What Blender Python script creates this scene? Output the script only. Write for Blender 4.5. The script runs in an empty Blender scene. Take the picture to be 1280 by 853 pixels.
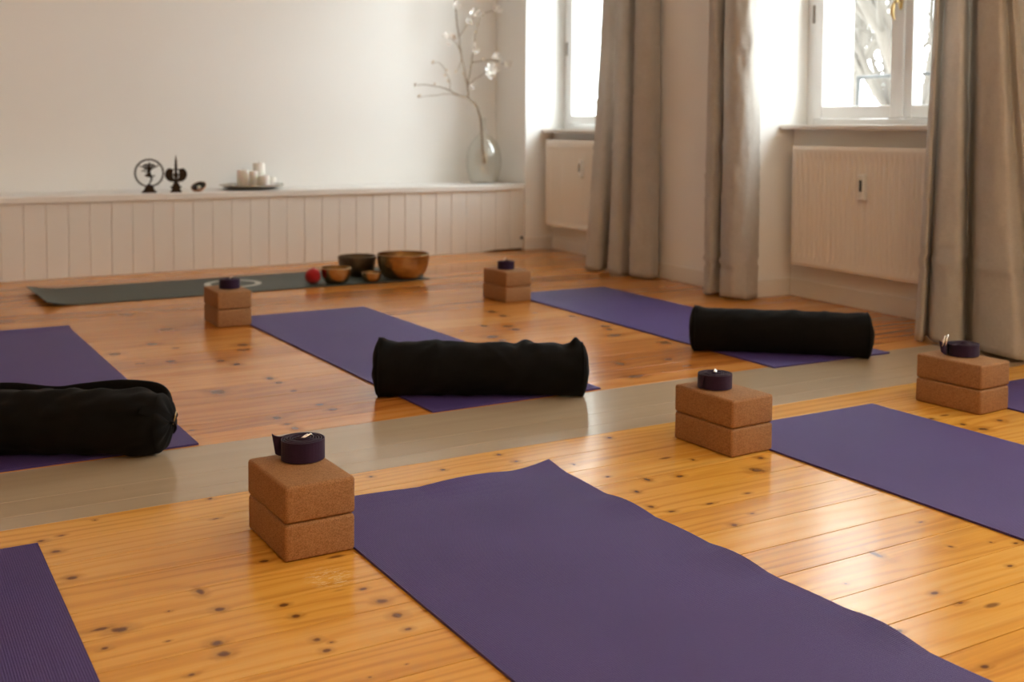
import bpy, bmesh, math, random
from mathutils import Vector, Matrix, noise
PI = math.pi
rnd = random.Random(7)
SC = bpy.context.scene
COL = SC.collection

# ------------------------------------------------------------------ helpers
def link(name, bm, mats, parent=None, smooth=False, loc=None, rotz=None, recalc=True):
    if recalc:
        bmesh.ops.recalc_face_normals(bm, faces=bm.faces)
    me = bpy.data.meshes.new(name)
    bm.to_mesh(me); bm.free()
    for m in (mats if isinstance(mats, (list, tuple)) else [mats]):
        me.materials.append(m)
    if smooth:
        for p in me.polygons: p.use_smooth = True
    o = bpy.data.objects.new(name, me); COL.objects.link(o)
    if parent: o.parent = parent
    if loc is not None: o.location = loc
    if rotz is not None: o.rotation_euler = (0, 0, rotz)
    return o

def autosmooth(o, deg=40):
    me = o.data
    for p in me.polygons: p.use_smooth = True
    bm = bmesh.new(); bm.from_mesh(me)
    for e in bm.edges:
        if len(e.link_faces) == 2 and e.calc_face_angle(0) > math.radians(deg):
            e.smooth = False
    bm.to_mesh(me); bm.free()
    return o

def empty(name, loc=(0, 0, 0), rotz=0):
    o = bpy.data.objects.new(name, None); COL.objects.link(o)
    o.location = loc; o.rotation_euler = (0, 0, rotz); o.empty_display_size = .05
    return o

def tag(o, label=None, cat=None, group=None, kind=None):
    if label: o['label'] = label
    if cat: o['category'] = cat
    if group: o['group'] = group
    if kind: o['kind'] = kind
    return o

def add_box(bm, a, b, bevel=0, seg=2, T=None, mi=0):
    """axis aligned box from corner a to corner b; T maps local points to final ones"""
    x0, y0, z0 = (min(a[i], b[i]) for i in range(3)); x1, y1, z1 = (max(a[i], b[i]) for i in range(3))
    t = bmesh.new()
    vs = [t.verts.new(p) for p in ((x0,y0,z0),(x1,y0,z0),(x1,y1,z0),(x0,y1,z0),(x0,y0,z1),(x1,y0,z1),(x1,y1,z1),(x0,y1,z1))]
    for f in ((3,2,1,0),(4,5,6,7),(0,1,5,4),(1,2,6,5),(2,3,7,6),(3,0,4,7)):
        t.faces.new([vs[i] for i in f])
    if bevel: bmesh.ops.bevel(t, geom=list(t.edges), offset=bevel, segments=seg, affect='EDGES', profile=.5)
    merge(bm, t, T, mi)

def merge(bm, t, T=None, mi=0):
    mp = {}
    for v in t.verts:
        p = v.co.copy()
        if T: p = Vector(T(p))
        mp[v] = bm.verts.new(p)
    for f in t.faces:
        try:
            nf = bm.faces.new([mp[v] for v in f.verts]); nf.material_index = mi; nf.smooth = f.smooth
        except ValueError: pass
    t.free()

def frame_at(d, up=Vector((0, 0, 1))):
    d = d.normalized()
    if abs(d.dot(up)) > .98: up = Vector((1, 0, 0))
    a = d.cross(up).normalized(); b = a.cross(d).normalized()
    return a, b

def add_tube(bm, pts, rads, n=8, cap=True):
    pts = [Vector(p) for p in pts]
    if not isinstance(rads, (list, tuple)): rads = [rads]*len(pts)
    rings = []; a = None
    for i, p in enumerate(pts):
        d = (pts[min(i+1, len(pts)-1)]-pts[max(i-1, 0)])
        if a is None: a, b = frame_at(d)
        else:
            d.normalize(); a = (a-d*a.dot(d)).normalized(); b = a.cross(d)
        rings.append([bm.verts.new(p+(a*math.cos(2*PI*k/n)+b*math.sin(2*PI*k/n))*rads[i]) for k in range(n)])
    for r, s in zip(rings, rings[1:]):
        for k in range(n): bm.faces.new((r[k], r[(k+1) % n], s[(k+1) % n], s[k]))
    if cap:
        bm.faces.new(rings[0][::-1]); bm.faces.new(rings[-1])

def add_lathe(bm, prof, n=48, c=(0, 0, 0), T=None):
    """prof: list of (radius, z); radius 0 makes a pole"""
    rings = []
    for r, z in prof:
        if r < 1e-6:
            p = Vector((c[0], c[1], c[2]+z)); rings.append([bm.verts.new(T(p) if T else p)])
        else:
            ring = []
            for k in range(n):
                p = Vector((c[0]+r*math.cos(2*PI*k/n), c[1]+r*math.sin(2*PI*k/n), c[2]+z))
                ring.append(bm.verts.new(T(p) if T else p))
            rings.append(ring)
    for r, s in zip(rings, rings[1:]):
        for k in range(n):
            k2 = (k+1) % n
            if len(r) == 1 and len(s) == 1: continue
            if len(r) == 1: bm.faces.new((r[0], s[k2], s[k]))
            elif len(s) == 1: bm.faces.new((r[k], r[k2], s[0]))
            else: bm.faces.new((r[k], r[k2], s[k2], s[k]))

def add_prism(bm, poly, y0, y1, T=None):
    """poly in (x,z) extruded along y"""
    A = [bm.verts.new(T((x, y0, z)) if T else (x, y0, z)) for x, z in poly]
    B = [bm.verts.new(T((x, y1, z)) if T else (x, y1, z)) for x, z in poly]
    n = len(poly)
    bm.faces.new(A); bm.faces.new(B[::-1])
    for i in range(n): bm.faces.new((A[i], B[i], B[(i+1) % n], A[(i+1) % n]))

def add_grid(bm, nu, nv, fn, close_u=False):
    V = [[bm.verts.new(fn(i/(nu if close_u else nu-1), j/(nv-1))) for j in range(nv)] for i in range(nu)]
    for i in range(nu if close_u else nu-1):
        for j in range(nv-1):
            i2 = (i+1) % nu
            bm.faces.new((V[i][j], V[i2][j], V[i2][j+1], V[i][j+1]))
    return V

def catmull(P, n):
    out = []
    m = len(P)-1
    for k in range(n):
        t = k/(n-1)*m; i = min(int(t), m-1); f = t-i
        p0 = P[max(i-1, 0)]; p1 = P[i]; p2 = P[i+1]; p3 = P[min(i+2, m)]
        out.append(tuple(.5*((2*b)+(-a+c)*f+(2*a-5*b+4*c-d)*f*f+(-a+3*b-3*c+d)*f**3) for a, b, c, d in zip(p0, p1, p2, p3)))
    return out

def copy_tree(o, parent=None):
    c = o.copy(); COL.objects.link(c)
    if parent: c.parent = parent
    for ch in list(o.children): copy_tree(ch, c)
    return c

# ------------------------------------------------------------------ materials
class NT:
    def __init__(s, name):
        s.m = bpy.data.materials.new(name); s.m.use_nodes = True
        s.t = s.m.node_tree; s.t.nodes.clear()
        s.out = s.t.nodes.new('ShaderNodeOutputMaterial')
        s.b = s.t.nodes.new('ShaderNodeBsdfPrincipled')
        s.t.links.new(s.b.outputs[0], s.out.inputs[0])
    def n(s, typ, **kw):
        nd = s.t.nodes.new('ShaderNode'+typ)
        for k, v in kw.items():
            if k.startswith('i_'):
                key = k[2:]; key = int(key) if key.isdigit() else key
                s.set(nd.inputs[key], v)
            else: setattr(nd, k, v)
        return nd
    def set(s, sock, v):
        if isinstance(v, bpy.types.NodeSocket): s.t.links.new(v, sock)
        elif isinstance(v, bpy.types.Node): s.t.links.new(v.outputs[0], sock)
        else: sock.default_value = v
    def math(s, op, a, b=0.0, c=None, clamp=False):
        nd = s.t.nodes.new('ShaderNodeMath'); nd.operation = op; nd.use_clamp = clamp
        s.set(nd.inputs[0], a); s.set(nd.inputs[1], b)
        if c is not None: s.set(nd.inputs[2], c)
        return nd.outputs[0]
    def vmath(s, op, a, b=None):
        nd = s.t.nodes.new('ShaderNodeVectorMath'); nd.operation = op
        s.set(nd.inputs[0], a)
        if b is not None: s.set(nd.inputs[1], b)
        return nd.outputs[1] if op == 'LENGTH' else nd.outputs[0]
    def mix(s, f, a, b, mode='MIX'):
        nd = s.t.nodes.new('ShaderNodeMix'); nd.data_type = 'RGBA'; nd.blend_type = mode
        s.set(nd.inputs[0], f); s.set(nd.inputs[6], a); s.set(nd.inputs[7], b)
        return nd.outputs[2]
    def ramp(s, f, stops):
        nd = s.t.nodes.new('ShaderNodeValToRGB'); s.set(nd.inputs[0], f)
        cr = nd.color_ramp
        while len(cr.elements) < len(stops): cr.elements.new(.5)
        for e, (p, c) in zip(cr.elements, stops):
            e.position = p; e.color = c if len(c) == 4 else (*c, 1)
        return nd.outputs[0]
    def noise(s, vec, scale, detail=3, rough=.55):
        nd = s.n('TexNoise'); s.set(nd.inputs['Vector'], vec)
        nd.inputs['Scale'].default_value = scale; nd.inputs['Detail'].default_value = detail; nd.inputs['Roughness'].default_value = rough
        return nd.outputs[0]
    def obj(s): return s.n('TexCoord').outputs['Object']
    def bump(s, h, strength=.3, dist=.001):
        nd = s.n('Bump'); nd.inputs['Strength'].default_value = strength; nd.inputs['Distance'].default_value = dist
        s.set(nd.inputs['Height'], h); s.set(s.b.inputs['Normal'], nd.outputs[0]); return nd
    def p(s, **kw):
        names = dict(col='Base Color', rough='Roughness', metal='Metallic', spec='Specular IOR Level', sheen='Sheen Weight', coat='Coat Weight', coatr='Coat Roughness', trans='Transmission Weight', ior='IOR', sss='Subsurface Weight')
        for k, v in kw.items():
            if k == 'col' and isinstance(v, tuple) and len(v) == 3: v = (*v, 1)
            s.set(s.b.inputs[names[k]], v)
        return s

def plain(name, col, rough=.5, **kw):
    k = NT(name); k.p(col=col, rough=rough, **kw); return k.m

def paint(name, col, rough=.6, bump=.15, scale=60, var=.04):
    k = NT(name); o = k.obj()
    n1 = k.noise(o, 1.3, 3); n2 = k.noise(o, scale, 4)
    c = k.mix(n1, tuple(v*(1-var) for v in col)+(1,), tuple(min(1, v*(1+var)) for v in col)+(1,))
    k.p(col=c, rough=rough, spec=.3); k.bump(n2, bump, .002); return k.m

# knots of the floorboards, metres: x, y, half length along the board, half width
KF = [(0.338,2.350,0.012,0.010),(0.343,2.197,0.012,0.010),(0.535,2.014,0.008,0.016),(0.544,1.923,0.010,0.010),(0.346,1.946,0.020,0.007),
(0.376,1.928,0.017,0.012),(0.341,1.869,0.008,0.006),(0.436,1.844,0.005,0.003),(0.503,1.798,0.012,0.013),(0.503,1.754,0.012,0.012),
(0.440,1.711,0.008,0.005),(0.682,2.097,0.012,0.007),(0.465,1.960,0.004,0.004),(0.648,1.884,0.009,0.007),(0.651,1.831,0.009,0.008),
(0.798,1.879,0.008,0.006),(0.805,1.813,0.012,0.012),(0.805,1.746,0.012,0.011),(0.798,1.688,0.008,0.006),(0.650,1.727,0.008,0.008),
(0.668,1.706,0.005,0.004),(0.650,1.683,0.008,0.007),(0.676,1.566,0.004,0.003),(0.743,1.576,0.003,0.002),(1.782,2.482,0.009,0.010),
(1.648,2.137,0.008,0.014),(1.571,2.076,0.008,0.010),(1.733,2.117,0.012,0.009),(1.620,1.794,0.010,0.009),(1.933,2.062,0.020,0.022),
(1.703,1.829,0.008,0.006),(1.536,1.976,0.008,0.009),(1.850,2.208,0.006,0.007),(1.578,2.202,0.008,0.006),(1.666,1.927,0.013,0.005),
(1.557,1.929,0.010,0.006),(1.790,1.939,0.010,0.005),(2.013,2.135,0.010,0.011),(1.561,2.325,0.005,0.008),(2.732,2.181,0.010,0.012),
(2.758,2.095,0.010,0.011),(2.890,2.072,0.012,0.014),(2.764,2.032,0.018,0.016),(1.986,1.607,0.008,0.005),(1.755,1.525,0.008,0.020),
(2.014,1.455,0.005,0.004),(1.921,1.480,0.006,0.007),(2.055,1.426,0.008,0.005),(1.701,1.342,0.011,0.006),(1.936,1.355,0.008,0.005),
(1.534,1.112,0.010,0.006),(1.704,1.290,0.010,0.005),(1.518,1.267,0.008,0.006),(1.591,1.454,0.004,0.004),(1.438,2.492,0.008,0.009),
(1.350,2.343,0.012,0.011),(1.447,2.420,0.009,0.008),(1.253,2.449,0.008,0.008),(1.076,2.485,0.008,0.008),(0.361,2.438,0.008,0.005),
(0.321,2.426,0.010,0.007),(0.692,2.516,0.008,0.007),(0.667,2.380,0.009,0.005),(0.439,2.500,0.004,0.005)]
KB = [(1.303,4.250,0.026,0.024),(1.274,4.156,0.020,0.015),(1.144,3.997,0.013,0.014),(1.175,3.910,0.016,0.016),(0.997,3.531,0.024,0.036),
(1.207,3.640,0.013,0.020),(1.212,3.563,0.014,0.012),(1.217,3.428,0.012,0.007),(1.222,3.217,0.014,0.010),(1.235,3.142,0.016,0.009),
(1.058,3.133,0.015,0.018),(1.061,3.050,0.012,0.010),(1.065,2.993,0.012,0.019),(0.572,5.251,0.020,0.030),(1.062,5.184,0.020,0.025),
(1.124,4.724,0.022,0.020),(0.835,4.307,0.022,0.022),(0.999,4.431,0.021,0.020),(0.982,4.076,0.013,0.015),(2.539,4.470,0.018,0.028),
(2.528,4.351,0.018,0.024),(2.328,4.168,0.012,0.020),(2.414,4.111,0.018,0.020),(2.401,4.031,0.016,0.019),(2.234,3.932,0.026,0.026),
(2.233,3.849,0.018,0.016),(2.779,3.911,0.016,0.019),(2.753,3.844,0.015,0.018),(2.688,3.718,0.034,0.022),(2.773,3.491,0.020,0.021),
(2.381,3.255,0.018,0.022),(2.307,3.061,0.028,0.018),(2.585,3.230,0.018,0.013),(2.794,4.188,0.016,0.017)]

def pine(name, c_dark, c_mid, c_light, knots, rough, knot_col, rscale):
    k = NT(name); o = k.obj()
    at = k.n('Attribute', attribute_name='board').outputs['Fac']
    sep = k.n('SeparateXYZ', i_0=o)
    off = k.math('MULTIPLY', at, 37.0)
    X = k.math('ADD', sep.outputs[0], off); Y = sep.outputs[1]
    def vec(sx, sy, z=0.0):
        return k.n('CombineXYZ', i_0=k.math('MULTIPLY', X, sx), i_1=k.math('MULTIPLY', Y, sy), i_2=off if z is None else z).outputs[0]
    # distance to the nearest listed knot in knot radii
    d = None
    for (x, y, a, b) in knots:
        v = k.vmath('SUBTRACT', o, (x, y, 0.0)); v = k.vmath('MULTIPLY', v, (1/(a*.85), 1/(b*.85), 0.0)); L = k.vmath('LENGTH', v)
        d = L if d is None else k.math('MINIMUM', d, L)
    wob = k.noise(o, 55, 3)
    d = k.math('ADD', d, k.math('MULTIPLY', k.math('SUBTRACT', wob, .5), 1.4))
    # grain bends around knots
    bend = k.math('DIVIDE', 1.2, k.math('ADD', 1.0, k.math('MULTIPLY', d, d)))
    big = k.noise(vec(.55, 5.0, None), 1.0, 3)
    rings = k.math('ADD', k.math('MULTIPLY', Y, rscale), k.math('MULTIPLY', big, 7.0))
    rings = k.math('ADD', rings, bend)
    rings = k.math('ADD', k.math('MULTIPLY', k.math('SINE', k.math('MULTIPLY', rings, 2*PI)), .5), .5)
    rings = k.math('POWER', rings, 2.2)
    fine = k.noise(vec(4.0, 160.0, None), 1.0, 4, .6)
    tone = k.noise(vec(.35, 2.2, None), 1.0, 4)
    f = k.math('ADD', k.math('MULTIPLY', rings, .22), k.math('MULTIPLY', fine, .45))
    f = k.math('ADD', f, k.math('MULTIPLY', tone, .55))
    f = k.math('ADD', f, k.math('MULTIPLY', k.math('SUBTRACT', at, .5), .40))
    col = k.ramp(f, [(.25, c_light), (.58, c_mid), (.95, c_dark)])
    # warm streaks
    st = k.noise(vec(.9, 34.0, None), 1.0, 2)
    st = k.n('MapRange', i_0=st, i_1=.60, i_2=.78).outputs[0]
    col = k.mix(k.math('MULTIPLY', st, .55), col, tuple(v*.72 for v in c_dark)+(1,))
    # halo and heart of the knots
    halo = k.n('MapRange', i_0=d, i_1=2.9, i_2=.9).outputs[0]
    col = k.mix(k.math('MULTIPLY', halo, .55), col, tuple(v*.62 for v in c_dark)+(1,))
    heart = k.n('MapRange', i_0=d, i_1=1.15, i_2=.55).outputs[0]
    col = k.mix(k.math('MULTIPLY', heart, .88), col, (*knot_col, 1))
    # small unlisted specks
    vo = k.n('TexVoronoi', i_Scale=1.0, i_Vector=vec(3.0, 8.0, None)); vo.feature = 'F1'
    sp = k.n('MapRange', i_0=vo.outputs[0], i_1=.075, i_2=.035).outputs[0]
    col = k.mix(k.math('MULTIPLY', sp, .75), col, (*knot_col, 1))
    if name == 'varnished_pine':
        # pale scratches in the varnish in front of the nearest block stack
        q = k.vmath('MULTIPLY', k.vmath('SUBTRACT', o, (.765, 1.958, 0.0)), (1/.055, 1/.06, 0.0))
        area = k.n('MapRange', i_0=k.vmath('LENGTH', q), i_1=1.0, i_2=.45).outputs[0]
        mp = k.n('Mapping', i_Vector=o, i_Rotation=(0, 0, .5), i_Scale=(40, 260, 1)); s1 = k.noise(mp.outputs[0], 1.0, 3, .7)
        mp = k.n('Mapping', i_Vector=o, i_Rotation=(0, 0, -.9), i_Scale=(45, 240, 1)); s2 = k.noise(mp.outputs[0], 1.0, 3, .7)
        sc = k.n('MapRange', i_0=k.math('MAXIMUM', s1, s2), i_1=.55, i_2=.62).outputs[0]
        col = k.mix(k.math('MULTIPLY', k.math('MULTIPLY', sc, area), .9), col, (.80, .62, .36, 1))
    rn = k.noise(vec(2.0, 9.0), 1.0, 3)
    k.p(col=col, rough=k.n('MapRange', i_0=rn, i_3=rough-.05, i_4=rough+.08).outputs[0], ior=1.44)
    h = k.math('ADD', k.math('MULTIPLY', fine, .12), k.noise(vec(1.2, 7.0, None), 1.0, 2))
    k.bump(h, .22, .0010)
    return k.m

M = {}
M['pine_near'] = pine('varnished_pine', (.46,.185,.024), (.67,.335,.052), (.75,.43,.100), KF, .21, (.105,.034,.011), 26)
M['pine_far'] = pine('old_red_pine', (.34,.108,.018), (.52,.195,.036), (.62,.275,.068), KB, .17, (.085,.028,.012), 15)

def painted_boards():
    k = NT('grey_beige_floor_paint'); o = k.obj()
    mp = k.n('Mapping', i_Vector=o, i_Scale=(1.1, 14, 1)); n1 = k.noise(mp.outputs[0], 1.0, 4)
    mp2 = k.n('Mapping', i_Vector=o, i_Scale=(16, 30, 1)); n2 = k.noise(mp2.outputs[0], 1.0, 5, .7)
    col = k.mix(n1, (.34,.255,.165,1), (.46,.36,.245,1))
    chip = k.n('MapRange', i_0=n2, i_1=.735, i_2=.765).outputs[0]
    col = k.mix(k.math('MULTIPLY', chip, .6), col, (.62,.55,.42,1))
    ch2 = k.n('MapRange', i_0=n2, i_1=.275, i_2=.25).outputs[0]
    col = k.mix(k.math('MULTIPLY', ch2, .8), col, (.10,.06,.03,1))
    k.p(col=col, rough=.22, ior=1.5); k.bump(n1, .15, .001); return k.m
M['threshold'] = painted_boards()
M['gap'] = plain('floor_gap_dirt', (.035,.016,.008), .9)

M['wall'] = paint('white_wall_paint', (.85,.845,.825), .75, .12, 45, .02)
M['wall_warm'] = paint('ochre_bounce_tint', (.60,.46,.32), .8, .12, 45, .03)  # ochre of the unseen left wall, picked to tint bounced light
M['wall_cream'] = paint('cream_bounce_tint', (.84,.73,.58), .8, .12, 45, .03)  # cream of the unseen near wall, picked for a bright warm bounce
M['ceiling'] = paint('white_ceiling_paint', (.87,.86,.84), .8, .05, 30, .02)
M['trim'] = paint('white_gloss_trim', (.78,.755,.71), .35, .05, 20, .02)
M['panel'] = paint('white_panel_paint', (.76,.735,.70), .4, .08, 25, .03)
M['bench_top'] = paint('white_ledge_paint', (.80,.78,.75), .35, .05, 20, .02)
M['win'] = paint('white_window_enamel', (.80,.80,.79), .3, .03, 20, .01)
M['seal'] = plain('window_seal_grey', (.30,.27,.24), .6)
M['radiator'] = paint('cream_radiator_enamel', (.84,.79,.71), .32, .02, 15, .01)
M['rad_dark'] = plain('radiator_inner_grey', (.28,.25,.22), .6)
M['meter'] = plain('meter_plastic', (.80,.78,.72), .4)
M['display'] = plain('meter_display', (.06,.065,.055), .25)
M['brass_dark'] = plain('window_brass', (.50,.36,.17), .3, metal=1.0)
M['chrome'] = plain('bright_steel_ring', (.80,.77,.72), .18, metal=1.0)

def glass_pane(name='window_pane_glass', tint=(.96,.98,.97,1), f0=.04, f1=.9):
    k = NT(name); t = k.t
    tr = k.n('BsdfTransparent'); tr.inputs[0].default_value = tint
    gl = k.n('BsdfGlossy', i_Roughness=.02); lw = k.n('LayerWeight', i_Blend=.5)
    fr = k.math('MULTIPLY_ADD', k.math('POWER', lw.outputs['Facing'], 5.0), f1, f0)
    mx = k.n('MixShader', i_0=fr, i_1=tr.outputs[0], i_2=gl.outputs[0])
    t.links.new(mx.outputs[0], k.out.inputs[0]); t.nodes.remove(k.b); return k.m
M['pane'] = glass_pane()

def clear_glass(name, col, rough=0.0):
    k = NT(name); k.p(col=col, rough=rough, trans=1.0, ior=1.45); return k.m
M['vase'] = glass_pane('clear_bottle_glass', (.988,.995,  .99,1), .06, .85)
M['tealight'] = glass_pane('clear_tealight_glass', (.96,.97,.97,1), .05, .8)

def cork():
    k = NT('pressed_cork'); o = k.obj()
    r = k.n('ObjectInfo').outputs['Random']
    v = k.n('TexVoronoi', i_Vector=o, i_Scale=620.0); n1 = k.noise(o, 800, 3, .7); n2 = k.noise(o, 60, 4)
    cellv = k.n('SeparateColor', i_0=v.outputs[1]).outputs[0]
    f = k.math('ADD', k.math('MULTIPLY', cellv, .42), k.math('MULTIPLY', n1, .42)); f = k.math('ADD', f, k.math('MULTIPLY', n2, .2))
    f = k.math('ADD', f, k.math('MULTIPLY', k.math('SUBTRACT', r, .5), .08))
    col = k.ramp(f, [(.15, (.15,.065,.022)), (.45, (.275,.135,.055)), (.75, (.38,.205,.095))])
    k.p(col=col, rough=.75, spec=.25); k.bump(n1, .25, .0012); return k.m
M['cork'] = cork()

def mat_vinyl(name, c1, c2, tint=(1, 1, 1, 1)):
    k = NT(name); o = k.obj(); s = k.n('SeparateXYZ', i_0=o)
    a = k.math('SINE', k.math('MULTIPLY', s.outputs[0], 2*PI/.0042)); b = k.math('SINE', k.math('MULTIPLY', s.outputs[1], 2*PI/.0042))
    h = k.math('ADD', a, b); w = k.math('ADD', k.math('MULTIPLY', h, .25), .5)
    n1 = k.noise(o, 3.0, 4); n2 = k.noise(o, 300, 2)
    f = k.math('ADD', k.math('MULTIPLY', w, .5), k.math('MULTIPLY', n1, .35)); f = k.math('ADD', f, k.math('MULTIPLY', n2, .25))
    k.p(col=k.ramp(f, [(.2, c1), (.8, c2)]), rough=.52, spec=.48); k.b.inputs['Specular Tint'].default_value = tint
    k.bump(k.math('ADD', h, k.math('MULTIPLY', n2, 1.2)), .5, .0006); return k.m
M['mat'] = mat_vinyl('purple_mat_vinyl', (.036,.022,.105), (.082,.054,.205), (.62, .56, 1.0, 1))
M['mat_green'] = mat_vinyl('green_mat_vinyl', (.030,.042,.036), (.052,.070,.060))
M['logo'] = plain('pale_mat_print', (.52,.52,.46), .6)

def cloth(name, c1, c2, rough=.9, pitch=.0012, sheen=.15, bump=.3):
    k = NT(name); o = k.obj(); n1 = k.noise(o, 900, 2); n2 = k.noise(o, 14, 4)
    f = k.math('ADD', k.math('MULTIPLY', n1, .5), k.math('MULTIPLY', n2, .5))
    k.p(col=k.ramp(f, [(.3, c1), (.7, c2)]), rough=rough, spec=.15, sheen=sheen); k.bump(n1, bump, .0008)
    return k.m
M['black'] = cloth('black_cotton', (.0028,.0025,.0023), (.0055,.005,.0045), .95, sheen=.02)
M['strap'] = cloth('dark_purple_webbing', (.016,.007,.021), (.038,.016,.046), .85, sheen=.1)
M['tagmetal'] = plain('pale_woven_tag', (.55,.42,.22), .5)

def linen():
    k = NT('natural_linen'); t = k.t; o = k.obj(); s = k.n('SeparateXYZ', i_0=o)
    mpv = k.n('Mapping', i_Vector=o, i_Scale=(500, 500, 35)); mph = k.n('Mapping', i_Vector=o, i_Scale=(40, 40, 600))
    nv = k.noise(mpv.outputs[0], 1.0, 2); nh = k.noise(mph.outputs[0], 1.0, 2); nb = k.noise(o, 6, 3)
    f = k.math('ADD', k.math('MULTIPLY', nv, .35), k.math('MULTIPLY', nh, .35)); f = k.math('ADD', f, k.math('MULTIPLY', nb, .3))
    col = k.ramp(f, [(.3, (.54,.50,.455)), (.7, (.74,.705,.66))])
    k.p(col=col, rough=.9, spec=.1, sheen=.1)
    wr = k.noise(k.n('Mapping', i_Vector=o, i_Scale=(14, 14, 30)).outputs[0], 1.0, 3)
    bp = k.bump(k.math('ADD', k.math('MULTIPLY', f, .25), wr), .45, .004)
    tl = k.n('BsdfTranslucent', i_0=col); t.links.new(bp.outputs[0], tl.inputs['Normal'])
    mx = k.n('MixShader', i_0=.36, i_1=k.b.outputs[0], i_2=tl.outputs[0]); t.links.new(mx.outputs[0], k.out.inputs[0])
    return k.m
M['linen'] = linen()

def bowl_metal(name, c1, c2, rough):
    k = NT(name); o = k.obj(); n1 = k.noise(o, 45, 3); n2 = k.noise(k.n('Mapping', i_Vector=o, i_Scale=(18, 18, 140)).outputs[0], 1.0, 3)
    k.p(col=k.ramp(k.math('ADD', k.math('MULTIPLY', n1, .5), k.math('MULTIPLY', n2, .5)), [(.3, c1), (.7, c2)]), rough=rough, metal=1.0)
    k.bump(n1, .25, .003); return k.m
M['brass'] = bowl_metal('hammered_brass', (.36,.22,.10), (.58,.40,.20), .27)
M['bronze'] = bowl_metal('dull_bronze', (.13,.095,.06), (.22,.165,.11), .42)
M['darkbrass'] = bowl_metal('shaded_bowl_inside', (.16,.10,.05), (.28,.18,.09), .35)
M['statue'] = bowl_metal('blackened_bronze', (.030,.020,.014), (.060,.042,.030), .5)
M['copper'] = bowl_metal('copper_shell', (.48,.26,.15), (.62,.37,.24), .35)
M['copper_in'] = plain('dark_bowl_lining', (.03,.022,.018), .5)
M['silver'] = bowl_metal('tarnished_silver', (.42,.36,.28), (.62,.57,.50), .22)
M['wax'] = plain('white_wax', (.86,.84,.79), .5, sss=.15)
M['wick'] = plain('charred_wick', (.02,.018,.015), .9)
M['red'] = cloth('red_felt', (.30,.010,.012), (.45,.018,.018), .8, sheen=.2)
M['bark'] = paint('brown_twig_bark', (.24,.18,.12), .8, .4, 80, .2)
M['petal'] = plain('white_petal', (.86,.82,.78), .6, sss=.1)
M['bud'] = plain('pale_bud', (.62,.52,.40), .7)
M['treebark'] = paint('pale_tree_bark', (.085,.072,.06), .9, .5, 20, .2)
M['rail'] = plain('grey_painted_iron', (.055,.055,.056), .5)
M['outwall'] = paint('pale_outside_render', (.74,.73,.71), .9, .3, 30, .03)
M['ground'] = paint('pale_courtyard_gravel', (.40,.38,.35), .95, .4, 10, .15)

# ------------------------------------------------------------------ room frame
O = Vector((3.933, 4.218)); UU = Vector((.044, 1)).normalized(); NN = Vector((UU.y, -UU.x))
def W(p):
    """u along the window wall (towards the back), n outwards through the wall, z up"""
    q = O+UU*p[0]+NN*p[1]; return Vector((q.x, q.y, p[2]))
WROT = math.atan2(UU.y, UU.x)-PI/2       # rotation of the window wall about z
def wempty(name, u, n, z=0):
    o = empty(name, W((u, n, z)), WROT); return o   # local x = n (outwards), local y = u
SB = .027
def yb(x): return 6.671+(x-4.043)*SB        # line of the ledge front
BROT = math.atan(SB)
CEIL = 3.05
FILL_STRENGTH = 7.0  # glow of the added fill globes
FILL_LAMPS = [(.9, -.3, 'added warm fill globe hung unseen above the camera'), (2.3, -.3, 'added warm fill globe hung unseen on the window side of the near half')]
HEAD = 2.50

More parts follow.
